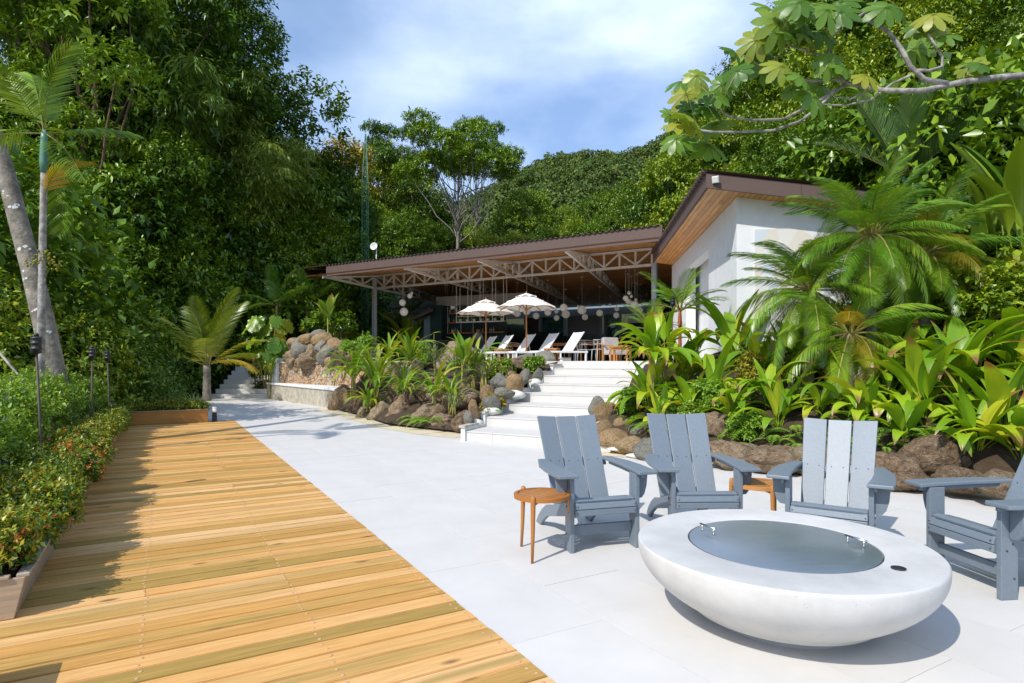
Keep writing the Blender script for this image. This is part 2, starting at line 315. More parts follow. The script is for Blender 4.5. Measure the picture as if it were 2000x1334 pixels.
def rock_material(name, cols, scale=2.5, moss=None):
    m, ns, lk, b = new_mat(name); b.inputs['Roughness'].default_value = .85; b.inputs['Specular IOR Level'].default_value = .3
    tc = ns.new('ShaderNodeTexCoord'); oi = ns.new('ShaderNodeObjectInfo'); ad = ns.new('ShaderNodeVectorMath'); ad.operation = 'ADD'
    sc = ns.new('ShaderNodeVectorMath'); sc.operation = 'SCALE'; sc.inputs['Scale'].default_value = 40; cm = ns.new('ShaderNodeCombineXYZ')
    for k in range(3): lk.new(oi.outputs['Random'], cm.inputs[k])
    lk.new(cm.outputs[0], sc.inputs[0]); lk.new(tc.outputs['Object'], ad.inputs[0]); lk.new(sc.outputs[0], ad.inputs[1])
    n = ns.new('ShaderNodeTexNoise'); n.inputs['Scale'].default_value = scale; n.inputs['Detail'].default_value = 12; n.inputs['Roughness'].default_value = .75; n.inputs['Distortion'].default_value = .4
    lk.new(ad.outputs[0], n.inputs['Vector'])
    q = ns.new('ShaderNodeMath'); q.operation = 'MULTIPLY_ADD'; q.inputs[1].default_value = .35; q.inputs[2].default_value = -.17; lk.new(oi.outputs['Random'], q.inputs[0])
    q2 = ns.new('ShaderNodeMath'); q2.operation = 'ADD'; lk.new(q.outputs[0], q2.inputs[0]); lk.new(n.outputs['Fac'], q2.inputs[1])
    r = ramp(ns, [(.25 + .5 * i / (len(cols) - 1), c) for i, c in enumerate(cols)]); lk.new(q2.outputs[0], r.inputs['Fac']); col = r.outputs[0]
    n3 = ns.new('ShaderNodeTexNoise'); n3.inputs['Scale'].default_value = scale * 7; n3.inputs['Detail'].default_value = 4; lk.new(ad.outputs[0], n3.inputs['Vector'])
    r3 = ramp(ns, [(.6, (0,0,0)), (.7, (.75,.75,.75))]); lk.new(n3.outputs['Fac'], r3.inputs['Fac'])
    mi = ns.new('ShaderNodeMix'); mi.data_type = 'RGBA'; mi.inputs[7].default_value = (*(moss or (.4,.37,.31)), 1); lk.new(r3.outputs[0], mi.inputs['Factor']); lk.new(col, mi.inputs[6])
    n4 = ns.new('ShaderNodeTexNoise'); n4.inputs['Scale'].default_value = scale * 4.5; n4.inputs['Detail'].default_value = 10; n4.inputs['Roughness'].default_value = .72; lk.new(ad.outputs[0], n4.inputs['Vector'])
    r4 = ramp(ns, [(.36, (.38,.36,.34)), (.5, (.95,.95,.95)), (.66, (1.25,1.22,1.18))]); lk.new(n4.outputs['Fac'], r4.inputs['Fac'])
    vc = ns.new('ShaderNodeTexVoronoi'); vc.feature = 'DISTANCE_TO_EDGE'; vc.inputs['Scale'].default_value = scale * .9; lk.new(ad.outputs[0], vc.inputs['Vector'])
    r5 = ramp(ns, [(.0, (.35,.33,.3)), (.03, (1,1,1))]); lk.new(vc.outputs['Distance'], r5.inputs['Fac'])
    m4 = ns.new('ShaderNodeMix'); m4.data_type = 'RGBA'; m4.blend_type = 'MULTIPLY'; m4.inputs['Factor'].default_value = 1; lk.new(mi.outputs[2], m4.inputs[6]); lk.new(r4.outputs[0], m4.inputs[7])
    m5 = ns.new('ShaderNodeMix'); m5.data_type = 'RGBA'; m5.blend_type = 'MULTIPLY'; m5.inputs['Factor'].default_value = .7 if moss is None or sum(moss) > 1 else .2; lk.new(m4.outputs[2], m5.inputs[6]); lk.new(r5.outputs[0], m5.inputs[7])
    lk.new(m5.outputs[2], b.inputs['Base Color'])
    bp = ns.new('ShaderNodeBump'); bp.inputs['Strength'].default_value = 1; bp.inputs['Distance'].default_value = .09
    lk.new(n.outputs['Fac'], bp.inputs['Height']); lk.new(bp.outputs[0], b.inputs['Normal'])
    return m
M['rock_brown'] = rock_material('brown_boulder', [(.045,.03,.02), (.14,.09,.052), (.27,.18,.105), (.38,.29,.19), (.19,.165,.075)], 2.6, (.42,.40,.34))
M['rock_tan'] = rock_material('tan_river_stone', [(.22,.15,.08), (.40,.26,.125), (.46,.34,.20)], 2, (.3,.28,.23))
M['rock_grey'] = rock_material('grey_river_stone', [(.13,.125,.11), (.25,.24,.20), (.33,.31,.25)], 2.4, (.36,.34,.27))
def ceiling_mat():
    m, ns, lk, b = new_mat('timber_ceiling'); b.inputs['Roughness'].default_value = .45
    tc = ns.new('ShaderNodeTexCoord'); mp = ns.new('ShaderNodeMapping'); lk.new(tc.outputs['Object'], mp.inputs['Vector'])
    br = ns.new('ShaderNodeTexBrick'); br.inputs['Scale'].default_value = 1; br.inputs['Mortar Size'].default_value = .006; br.inputs['Brick Width'].default_value = 1.7; br.inputs['Row Height'].default_value = .11
    br.inputs['Color1'].default_value = (.85,.43,.12,1); br.inputs['Color2'].default_value = (.58,.25,.06,1); br.inputs['Mortar'].default_value = (.08,.03,.01,1); br.offset = .37
    lk.new(mp.outputs[0], br.inputs['Vector'])
    mp2 = ns.new('ShaderNodeMapping'); mp2.inputs['Scale'].default_value = (1.5, 30, 30); lk.new(tc.outputs['Object'], mp2.inputs['Vector'])
    n = ns.new('ShaderNodeTexNoise'); n.inputs['Scale'].default_value = 1; n.inputs['Detail'].default_value = 6; lk.new(mp2.outputs[0], n.inputs['Vector'])
    r = ramp(ns, [(.3, (.65,.6,.55)), (.7, (1.15,1.1,1.05))]); lk.new(n.outputs['Fac'], r.inputs['Fac'])
    mm = ns.new('ShaderNodeMix'); mm.data_type = 'RGBA'; mm.blend_type = 'MULTIPLY'; mm.inputs['Factor'].default_value = 1; lk.new(br.outputs['Color'], mm.inputs[6]); lk.new(r.outputs[0], mm.inputs[7])
    lk.new(mm.outputs[2], b.inputs['Base Color']); return m
M['ceil'] = ceiling_mat()
def mosaic_mat():
    m, ns, lk, b = new_mat('stone_mosaic'); b.inputs['Roughness'].default_value = .8
    tc = ns.new('ShaderNodeTexCoord'); vo = ns.new('ShaderNodeTexVoronoi'); vo.inputs['Scale'].default_value = 6.5; lk.new(tc.outputs['Object'], vo.inputs['Vector'])
    ve = ns.new('ShaderNodeTexVoronoi'); ve.feature = 'DISTANCE_TO_EDGE'; ve.inputs['Scale'].default_value = 6.5; lk.new(tc.outputs['Object'], ve.inputs['Vector'])
    sp = ns.new('ShaderNodeSeparateColor'); lk.new(vo.outputs['Color'], sp.inputs[0])
    r = ramp(ns, [(0, (.36,.22,.12)), (.35, (.50,.32,.18)), (.7, (.46,.37,.26)), (1, (.30,.27,.24))]); lk.new(sp.outputs[0], r.inputs['Fac'])
    e = ramp(ns, [(.02, (.2,.15,.1)), (.07, (1,1,1))]); lk.new(ve.outputs['Distance'], e.inputs['Fac'])
    mm = ns.new('ShaderNodeMix'); mm.data_type = 'RGBA'; mm.blend_type = 'MULTIPLY'; mm.inputs['Factor'].default_value = 1; lk.new(r.outputs[0], mm.inputs[6]); lk.new(e.outputs[0], mm.inputs[7])
    lk.new(mm.outputs[2], b.inputs['Base Color'])
    bp = ns.new('ShaderNodeBump'); bp.inputs['Strength'].default_value = .7; bp.inputs['Distance'].default_value = .02; lk.new(e.outputs[0], bp.inputs['Height']); lk.new(bp.outputs[0], b.inputs['Normal'])
    return m
M['mosaic'] = mosaic_mat()
M['weathered'] = plain('weathered_plaster', (.50,.46,.37), .9, .14, 5, .4, 60, wear=(.32,.31,.27))
def lid_mat():
    m, ns, lk, b = new_mat('brushed_steel_lid'); b.inputs['Metallic'].default_value = 1; b.inputs['Roughness'].default_value = .16
    tc = ns.new('ShaderNodeTexCoord'); mp = ns.new('ShaderNodeMapping'); mp.inputs['Scale'].default_value = (3, 40, 1); lk.new(tc.outputs['Object'], mp.inputs['Vector'])
    n = ns.new('ShaderNodeTexNoise'); n.inputs['Scale'].default_value = 3; n.inputs['Detail'].default_value = 8; lk.new(tc.outputs['Object'], n.inputs['Vector'])
    r = ramp(ns, [(.3, (.56,.59,.60)), (.7, (.66,.68,.68))]); lk.new(n.outputs['Fac'], r.inputs['Fac']); lk.new(r.outputs[0], b.inputs['Base Color'])
    n2 = ns.new('ShaderNodeTexNoise'); n2.inputs['Scale'].default_value = 2; n2.inputs['Detail'].default_value = 5; lk.new(mp.outputs[0], n2.inputs['Vector'])
    rr = ramp(ns, [(.3, (.40,.40,.40)), (.75, (.48,.48,.48))]); lk.new(n2.outputs['Fac'], rr.inputs['Fac']); lk.new(rr.outputs[0], b.inputs['Roughness'])
    return m
M['lid'] = lid_mat()
def mural_mat():
    m, ns, lk, b = new_mat('pale_mural'); b.inputs['Roughness'].default_value = .7
    tc = ns.new('ShaderNodeTexCoord'); vo = ns.new('ShaderNodeTexVoronoi'); vo.inputs['Scale'].default_value = 3.4; lk.new(tc.outputs['Object'], vo.inputs['Vector'])
    sp = ns.new('ShaderNodeSeparateColor'); lk.new(vo.outputs['Color'], sp.inputs[0])
    r = ramp(ns, [(0, (.66,.61,.53)), (.3, (.68,.66,.62)), (.55, (.70,.70,.70)), (.78, (.56,.62,.66)), (1, (.68,.70,.71))]); r.color_ramp.interpolation = 'CONSTANT'
    lk.new(sp.outputs[0], r.inputs['Fac']); lk.new(r.outputs[0], b.inputs['Base Color']); return m
M['mural'] = mural_mat()
m_, ns_, lk_, b_ = new_mat('sky_mirror_glass'); b_.inputs['Base Color'].default_value = (.30,.52,.66,1); b_.inputs['Metallic'].default_value = .75; b_.inputs['Roughness'].default_value = .05; b_.inputs['Specular IOR Level'].default_value = 1.0  # metallic added so the panes mirror sky and brighten the dark back wall
n_ = ns_.new('ShaderNodeTexNoise'); n_.inputs['Scale'].default_value = 1.4; bp_ = ns_.new('ShaderNodeBump'); bp_.inputs['Strength'].default_value = .15; bp_.inputs['Distance'].default_value = .05
lk_.new(n_.outputs['Fac'], bp_.inputs['Height']); lk_.new(bp_.outputs[0], b_.inputs['Normal']); M['glass'] = m_
for i_, c_ in enumerate([(.05,.10,.04), (.22,.10,.03), (.45,.46,.44), (.10,.05,.03), (.30,.32,.30)]): M['bottle%d' % i_] = plain('bottle_glass_%d' % i_, c_, .12)
# ================================================================ THE SETTING
FRONT = [(-30,24.5), (-11.9,24.0), (-9.6,23.7), (-5.34,18.2), (-4.14,16.3), (-2.78,13.7), (-.95,12.2), (-.83,11.04), (.54,10.02), (1.33,9.75), (2.9,8.75), (3.95,7.95), (4.53,7.3), (5.2,6.7), (6.5,5.8), (9,4.4), (14,2.5)]
FX = [p[0] for p in FRONT]; FY = [p[1] for p in FRONT]
def front_y(x): return float(np.interp(x, FX, FY))
def terr(x, y):
    fy = front_y(x)
    z = -.35 + 1.65 * smooth01(fy + 8, fy + 13, y) if x > -9.6 else -.35 + 1.65 * smooth01(24.2, 27.5, y)
    if -10.5 < x < -4: z = max(z, -.35 + 1.65 * smooth01(fy + 1.3, fy + 2.6, y))
    if x > 6.9: z = max(z, -.35 + 2.15 * smooth01(fy + 3.6, fy + 7.5, y) * smooth01(7.0, 7.8, x))
    if x < -9: z -= min(4, (-9 - x) * .12) * (1 - smooth01(24, 40, y))
    z += max(0, y - 37) * .26
    if x > 8: z += (x - 8) * .55 * smooth01(5, 15, y + (x - 8) * .3)
    z += noise.noise(Vector((x * .15, y * .15, 0))) * .3 * smooth01(fy + 2, fy + 8, y)
    return min(z, 60)
def grid_mesh(name, xs, ys, fz, mat):
    V = [(x, y, fz(x, y)) for y in ys for x in xs]; n = len(xs)
    T = [(j * n + i, j * n + i + 1, (j + 1) * n + i + 1, (j + 1) * n + i) for j in range(len(ys) - 1) for i in range(n - 1)]
    return np_mesh(name, np.array(V), np.array(T), mat, True)
xs = list(np.concatenate([np.arange(-600, -70, 53), np.arange(-70, -15, 3), np.arange(-15, 16, .6), np.arange(16, 80, 2.5), np.arange(80, 601, 52)]))
ys = list(np.concatenate([np.arange(-300, -20, 30), np.arange(-20, 40, .75), np.arange(40, 130, 4)]))
M['forest_floor'] = plain('forest_floor', (.035,.042,.014), 1, .35, 3, .8, 20)
struct('ground', ob('ground', grid_mesh('ground', xs, ys, terr, M['forest_floor'])))
def hill_z(x, y):
    ridge = np.interp(x, [-600, -250, -120, -60, 0, 20, 45, 62, 80, 90, 105, 140, 250, 600], [16, 26, 42, 62, 92, 101, 104, 103, 112, 119, 126, 146, 185, 200])
    t = smooth01(95, 340, y)
    z = 14 + (ridge - 14) * t - 26 * smooth01(350, 520, y)
    return z + noise.noise(Vector((x * .02, y * .02, 3))) * 9 * t + noise.noise(Vector((x * .07, y * .07, 3))) * 3 * t
struct('hill', ob('hill', grid_mesh('hill', list(np.arange(-600, 601, 12)), list(np.arange(95, 600, 9)), hill_z, M['forest_floor'])))
# ---------------------------------------------------------------- patio and its tiles
AX = R(29.8); ca, sa = math.cos(AX), math.sin(AX)
def uv2w(v, u): return (v * ca - u * sa, v * sa + u * ca)
pm = MB()
poly = [(-13, 24.6), (-9.6, 24.2), (-5.2, 19.0), (-2.6, 14.6), (-.4, 13), (1.8, 11), (3.5, 9.4), (5.6, 7.6), (9, 5.2), (14, 3), (14, -12), (-6, -12), (-30, -2), (-30, 20)]
pm.prism(poly, lambda x, y: (x, y, -.2), lambda x, y: (x, y, -.006))
patio = struct('patio', pm.build('patio', M['grout']))
tm = MB(); tm.box((0,0,-.015), (.598, 1.198, .03)); tile_me = tm.mesh('tile', M['tile'])
b_ = bmesh.new(); b_.from_mesh(tile_me); None and bmesh.ops.bevel(b_, geom=[e for e in b_.edges if abs(e.verts[0].co.z - e.verts[1].co.z) < .001 and e.verts[0].co.z > -.01], offset=.002, segments=1, affect='EDGES'); b_.to_mesh(tile_me); b_.free()
spots = []
for i in range(-12, 32):
    for j in range(-8, 24):
        v = 1.545 + .6 * (i + .5); u = .62 + 1.2 * j + (.3 if i % 2 else .9) + .6
        if i < 0 and u - .6 < 16.36: continue
        x, y = uv2w(v, u)
        if y < -1.0 or y > front_y(x) + .5 or x < -13 or x > 9: continue
        px = 1000 + FOC * x / max(y, .3)
        if y < 1.6 or px < -150 or px > 2150: big = False
        else: big = True
        spots.append((y, v, u, big))
spots.sort()
vis = [s for s in spots if s[3]]; rest = [s for s in spots if not s[3]]
for s in vis[300:]: rest.append(s)
for y, v, u, _ in vis[:300]:
    x, yy = uv2w(v, u); o = ob('tile', tile_me, patio, (x, yy, random.uniform(-.0012, .0012)), (0, 0, AX))
far = MB()
for y, v, u, _ in rest:
    x, yy = uv2w(v, u); far.box((x, yy, -.015), (.597, 1.197, .03), Matrix.Rotation(AX, 3, 'Z'))
if rest: far.build('outlying_tiles', M['tile'], patio)['kind'] = 'stuff'
# cream strip at the foot of the beds
cs = MB()
fl = [(-5.6,18.3), (-4.14,16.15), (-2.78,13.6), (-1.6,12.25), (-.9,11.75)]
def strip(mb, pts, w0, w1, z):
    for a, b in zip(pts[:-1], pts[1:]):
        a = Vector((*a, 0)); b = Vector((*b, 0)); n = Vector((b.y - a.y, a.x - b.x, 0)).normalized()
        if n.y > 0: n = -n
        i = len(mb.v)
        for p, k in ((a, w0), (b, w0), (b, w1), (a, w1)): q = p + n * k; mb.v.append(Vector((q.x, q.y, z)))
        mb.f.append([i, i+1, i+2, i+3])
strip(cs, fl, -.5, .32, .0045)
fr = [(1.35,9.7), (2.9,8.7), (3.95,7.9), (4.53,7.22), (5.2,6.6), (6.5,5.7), (9,4.3)]
strip(cs, fr, -.4, .25, .0045)
struct('gravel_strip', cs.build('gravel_strip', M['cream']))
# ---------------------------------------------------------------- deck
dm = MB(); dm.box((-.1, 7.9, -.06), (3.2, 17.2, .03)); deck = struct('deck', dm.build('deck', M['deck_dark'])); deck.rotation_euler = (0, 0, AX)
V0, V1 = -1.75, 1.535
plank_cache = {}
def plank_mesh(L):
    k = round(L, 3)
    if k not in plank_cache:
        m = MB(); m.box((0,0,0), (L, .1345, .026)); me = m.mesh('plank', M['deck'])
        b = bmesh.new(); b.from_mesh(me); bmesh.ops.bevel(b, geom=[e for e in b.edges if abs(e.verts[0].co.x - e.verts[1].co.x) > .1], offset=.004, segments=2, affect='EDGES'); b.to_mesh(me); b.free()
        plank_cache[k] = me
    return plank_cache[k]
JO = [-1.69, -.89, -.088, .715, 1.49]
sc = MB(); u = -.6
while u < 16.28:
    r = random.random(); cuts = [V0, V1]
    if r < .16: cuts = [V0, .715, V1]
    elif r < .28: cuts = [V0, -.088, V1]
    for a, b in zip(cuts[:-1], cuts[1:]):
        ob('plank', plank_mesh(b - a - .003), deck, ((a + b) / 2 + random.uniform(-.006, .006) * (len(cuts) == 2), u, -.004 + random.uniform(-.0012, .0012)), (random.uniform(-.006, .006), 0, 0))
    for j in JO:
        for k in (-.035, .036):
            sc.lathe([(.0095, .0085), (.0095, .0105), (.006, .0108)], 8, (j + random.uniform(-.012, .012), u + k + random.uniform(-.008, .008), 0))
    u += .144
tag(sc.build('screw_plugs', M['screw'], deck, True), kind='stuff')
# ---------------------------------------------------------------- beds (sloping soil) and the raised terrace
BEDV = []
def loft(name, A, B, za, zb, nt, mat, amp=.12, ex=.75):
    n = len(A); V = []; T = []
    for j in range(nt + 1):
        t = j / nt
        for i in range(n):
            x = A[i][0] * (1 - t) + B[i][0] * t; y = A[i][1] * (1 - t) + B[i][1] * t
            z = za + ((zb if not callable(zb) else zb(i / (n - 1))) - za) * (t ** ex) + noise.noise(Vector((x * 1.7, y * 1.7, 2))) * amp * min(1, 4 * t)
            V.append((x, y, z))
    for j in range(nt):
        for i in range(n - 1): T.append((j * n + i, j * n + i + 1, (j + 1) * n + i + 1, (j + 1) * n + i))
    BEDV.append(np.array(V)); return struct(name, ob(name, np_mesh(name, np.array(V), np.array(T), mat, True)))
def resample(P, n):
    P = np.array(P, float); d = np.concatenate([[0], np.cumsum(np.hypot(*np.diff(P, axis=0).T))]); s = np.linspace(0, d[-1], n)
    return list(zip(np.interp(s, d, P[:, 0]), np.interp(s, d, P[:, 1])))
RA = resample([(1.45,9.9), (1.66,9.75), (2.9,8.75), (3.95,7.95), (4.53,7.3), (5.2,6.7), (6.5,5.8), (9,4.4), (12,3)], 40)
RB = resample([(3.6,16.0), (3.9,14.2), (4.4,13.0), (5,12.7), (7,12.3), (9,12), (11,11), (13,10), (15,9)], 40)
loft('garden_bed_right', RA, RB, .05, lambda f: 1.42 + .5 * smooth01(.12, .32, f) + .5 * smooth01(.55, .9, f), 22, M['soil'], ex=.52)
LA = resample([(-.8,11.3), (-.95,12.1), (-2.78,13.7), (-4.14,16.3), (-5.3,18.2)], 30)
LB = resample([(1.3,17.1), (.4,17.9), (-1.2,19.2), (-2.6,20.6), (-4.2,22)], 30)
loft('garden_bed_left', LA, LB, .05, 1.40, 18, M['soil'])
TERR = [(1.55,17.1), (3.55,15.9), (4.75,14.5), (5.6,13.6), (10.5,24), (13,42), (-6,46), (-11,30), (-6.6,25.5), (-4.0,21.9), (-1.0,19.1), (.5,17.75)]
te = MB(); te.prism(TERR, lambda x, y: (x, y, .2), lambda x, y: (x, y, 1.445))
struct('terrace', te.build('terrace', M['tile']))
def bed_z(x, y):
    # soil height of the sloping beds, None off them
    best = None
    for V in BEDV:
        d = np.hypot(V[:, 0] - x, V[:, 1] - y); i = int(d.argmin())
        if d[i] < .45 and (best is None or d[i] < best[0]): best = (d[i], V[i, 2])
    return None if best is None else best[1]
def ground_at(x, y):
    z = bed_z(x, y); c = False; j = len(TERR) - 1
    for i in range(len(TERR)):
        (xi, yi), (xj, yj) = TERR[i], TERR[j]
        if (yi > y) != (yj > y) and x < (xj - xi) * (y - yi) / (yj - yi) + xi: c = not c
        j = i
    return max([v for v in (z, 1.445 if c else None, terr(x, y)) if v is not None])
def snap(px, py, Y, off=0.):
    # slide a plant or stone along its sight line until it stands on the soil; returns the new distance
    best = None
    for k in range(-36, 49):
        y = Y + k * .08; p = at(px, py, y); z = bed_z(p.x, p.y)
        if z is None: continue
        e = abs(p.z - off - z) + abs(k) * .0012
        if best is None or e < best[0]: best = (e, y)
    return best[1] if best and best[0] < .22 else None
# ---------------------------------------------------------------- main staircase: eight wide steps, each a step with its two riser tiles
st = thing('staircase', 'wide white tiled staircase climbing between the rock gardens to the pavilion', 'staircase', (-.82, 11.1, 0))
rr = Vector((.868, -.497, 0)); nn = Vector((.345, .938, 0)); RIS = .181
for i in range(8):
    L = Vector((0,0,0)) + Vector((.325, .88, 0)) * i; W = 2.75 - .07 * i; z0, z1 = RIS * i, RIS * (i + 1)
    D = 1.15 if i < 7 else .6
    m = MB(); m.prism([(0,0), (W,0), (W,1), (0,1)], lambda a, b: tuple(L + rr * a + nn * (D * b) + Vector((0,0,z0 + (-.03 if i == 0 else 0)))), lambda a, b: tuple(L + rr * a + nn * (D * b) + Vector((0,0,z1 - .022))))
    s = m.build('step', M['tile'], st)
    split = [.55, 1.25, .9, .8, 1.05, .6, .95, 1.1][i]
    for a, b in ((-.012, split), (split, split + 1.2), (split + 1.2, W)):
        if b <= a: continue
        t = MB(); t.prism([(a + .002, -.02), (b - .002, -.02), (b - .002, D), (a + .002, D)], lambda p, q: tuple(L + rr * p + nn * q + Vector((0,0,z1 - .022))), lambda p, q: tuple(L + rr * p + nn * q + Vector((0,0,z1))))
        t.build('tread_tile', M['tile'], s)
        t = MB(); t.prism([(a + .002, -.009), (b - .002, -.009), (b - .002, -.001), (a + .002, -.001)], lambda p, q: tuple(L + rr * p + nn * q + Vector((0,0,z0 + .002))), lambda p, q: tuple(L + rr * p + nn * q + Vector((0,0,z1 - .024))))
        t.build('riser_tile', M['tile'], s)
    k = MB()                                           # stepped kerb on the left flank
    k.prism([(-.10, -.06), (-.014, -.06), (-.014, .86), (-.10, .86)], lambda p, q: tuple(L + rr * p + nn * q + Vector((0,0,z0 - .02))), lambda p, q: tuple(L + rr * p + nn * q + Vector((0,0,z1 + .06))))
    k.build('kerb', M['stucco'], st)
    k = MB(); k.prism([(-.13, -.09), (.005, -.09), (.005, .8), (-.13, .8)], lambda p, q: tuple(L + rr * p + nn * q + Vector((0,0,z1 + .062))), lambda p, q: tuple(L + rr * p + nn * q + Vector((0,0,z1 + .10))))
    k.build('kerb_cap', M['weathered'], st)
# ---------------------------------------------------------------- far left stairs, low bench wall, mosaic wall
fs = thing('garden_steps', 'small white garden steps beside the coconut palm at the far end of the patio', 'staircase', (0,0,0))
for i in range(7):
    z1 = .175 * (i + 1); y0 = 23.9 + .42 * i; xl = -11.75 + .02 * i - .013 * i * 12 * .35; xr = -9.55 - .03 * i
    m = MB(); m.box(((xl + xr) / 2, y0 + .5, z1 - .0875 - .02), (xr - xl, 1.0, .175)); m.build('step', M['tile'], fs, bevel=.008)
wl_ = thing('bench_wall', 'low weathered plaster bench wall edging the far patio', 'wall')
A = Vector((-9.5, 23.75, 0)); B = Vector((-5.25, 18.35, 0)); d = (B - A).normalized(); n = Vector((-d.y, d.x, 0)) * -1
if n.y < 0: n = -n
m = MB(); m.prism([(0,0), ((B - A).length, 0), ((B - A).length, .9), (0, .9)], lambda a, b: tuple(A + d * a + n * b + Vector((0,0,-.05))), lambda a, b: tuple(A + d * a + n * b + Vector((0,0,.55))))
m.build('base', M['weathered'], wl_)
m = MB(); m.prism([(-.03,-.04), ((B - A).length + .02, -.04), ((B - A).length + .02, .9), (-.03, .9)], lambda a, b: tuple(A + d * a + n * b + Vector((0,0,.55))), lambda a, b: tuple(A + d * a + n * b + Vector((0,0,.62))))
m.build('coping', M['stucco'], wl_, bevel=.01)
mw = thing('mosaic_wall', 'upright wall clad in tan stone mosaic above the bench wall', 'wall')
A2 = at(545, 747, 23.4); A2.z = .6; B2 = at(720, 775, 18.9); B2.z = .6; d2 = (B2 - A2); d2.z = 0; L2 = d2.length; d2.normalize()
rot = math.atan2(d2.y, d2.x)
o = MB().box((L2 / 2, .2, .38), (L2, .4, .76)).build('cladding', M['mosaic'], mw); o.location = A2; o.rotation_euler = (0,0,rot)
o = MB().box((L2 / 2, .2, .79), (L2 + .06, .48, .06)).build('coping', M['weathered'], mw, bevel=.008); o.location = A2; o.rotation_euler = (0,0,rot)
o = MB().box((-.22, .15, .45), (.42, .5, 1.0)).build('end_pier', M['stucco'], mw, bevel=.01); o.location = A2; o.rotation_euler = (0,0,rot)
# ================================================================ PAVILION
E = EYE
PR = Vector((.851, -.525, 0)); PN = Vector((.291, .957, 0))
KP = 1.15
POST = Vector((-6.27, 27.87, 0)) * KP; TL = 13.03 * KP
def on_line(P, D, px):                 # where line P+tD is seen at picture column px
    k = (px - 1000) / FOC; return (k * P.y - P.x) / (D.x - k * D.y)
FL = Vector((-7.24, 23.83, 0)) * KP; FRr = Vector((4.12, 16.78, 0)) * KP; FD = (FRr - FL).normalized(); FLEN = (FRr - FL).length
pav = thing('pavilion', 'open restaurant pavilion with brown fascia, white steel trusses and timber ceiling', 'pavilion')
zB, zT = E + 3.3 * KP, E + 3.9 * KP
def cross_t(A, d1, B, d2):             # t with A + d1 t on line B + d2 s
    den = d1.x * d2.y - d1.y * d2.x; w = B - A
    return (w.x * d2.y - w.y * d2.x) / den
BW = Vector((6.97, 37.2, 0)) * KP           # point on the back wall line
def Z(p, z): return Vector((p.x, p.y, z))
def ceil_pt(s, where):                 # s metres from post along front truss
    p = POST + PR * s
    if where == 'f': return p + PN * cross_t(p, PN, FL, FD)
    if where == 'b': return p + PN * min(cross_t(p, PN, BW, PR), 17.)
    return p
S0, S1 = -1.25 * KP, TL + .0
zf, zm, zb = E + 3.36 * KP, E + 3.92 * KP, E + 3.42 * KP
# ceiling and roof: front slope and rear slope
for nm, dz, mat in (('ceiling', 0, M['ceil']), ('roof', .415, M['roofing'])):
    for part, (w0, z0), (w1, z1) in (('front', ('f', zf), ('t', zm)), ('rear', ('t', zm), ('b', zb))):
        a, b = S0, S1 + (3.2 if part == 'rear' else .6)
        P = [Z(ceil_pt(a, w0), z0 + dz), Z(ceil_pt(b, w0), z0 + dz), Z(ceil_pt(b, w1), z1 + dz), Z(ceil_pt(a, w1), z1 + dz)]
        if nm == 'ceiling':
            ex = (P[1] - P[0]).normalized(); ez = ex.cross(P[3] - P[0]).normalized(); ey = ez.cross(ex)
            mt = Matrix((ex, ey, ez)).transposed().to_4x4(); mt.translation = P[0]; inv = mt.inverted(); Q = [inv @ p for p in P]
            mb = MB(); mb.prism([(q.x, q.y) for q in Q], lambda x, y: (x, y, 0), lambda x, y: (x, y, .06))
            o = mb.build('ceiling', mat, pav); o.matrix_local = mt
        else:                          # corrugated sheet
            V = []; T = []; n = 330
            for j in range(2):
                for i in range(n + 1):
                    p = P[0].lerp(P[1], i / n) if j == 0 else P[3].lerp(P[2], i / n)
                    V.append((p.x, p.y, p.z + .024 * math.sin(i * math.pi * .5 + .8)))
            for i in range(n): T.append((i, i + 1, n + 2 + i, n + 1 + i))
            if part == 'front':        # run the sheet a little past the fascia
                V = np.array(V); V[:n + 1] -= np.array((PN.x, PN.y, 0)) * .06; V[:n + 1, 2] += .005
            ob('roof_sheet', np_mesh('roof_sheet', np.array(V), np.array(T), mat), pav)
# fascia in panels
npan = 6
for i in range(npan):
    a = FL + FD * (FLEN * i / npan + .002); b = FL + FD * (FLEN * (i + 1) / npan - .002); t = Vector((-FD.y, FD.x, 0))
    mb = MB(); mb.prism([(a.x, a.y), (b.x, b.y), (b.x + t.x * .05, b.y + t.y * .05), (a.x + t.x * .05, a.y + t.y * .05)], lambda x, y: (x, y, E + 3.3 * KP), lambda x, y: (x, y, E + 3.74 * KP))
    mb.build('fascia_panel', M['fascia'], pav)
a = FL; b = Z(ceil_pt(S0, 't'), 0); t = PN * .02                # left verge board
mb = MB()
for (p, z0), (q, z1) in (((ceil_pt(S0, 'f'), zf), (ceil_pt(S0, 't'), zm)), ((ceil_pt(S0, 't'), zm), (ceil_pt(S0, 'b'), zb))):
    i = len(mb.v); n_ = PR * -.05
    for (pp, zz) in ((p, z0 - .06), (q, z1 - .06), (q, z1 + .38), (p, z0 + .38)): mb.v.append(Z(pp, zz))
    for (pp, zz) in ((p, z0 - .06), (q, z1 - .06), (q, z1 + .38), (p, z0 + .38)): mb.v.append(Z(pp + n_, zz))
    for f in ((0,1,2,3), (7,6,5,4), (0,4,5,1), (1,5,6,2), (2,6,7,3), (3,7,4,0)): mb.f.append([i + k for k in f])
mb.build('verge_board', M['fascia'], pav)
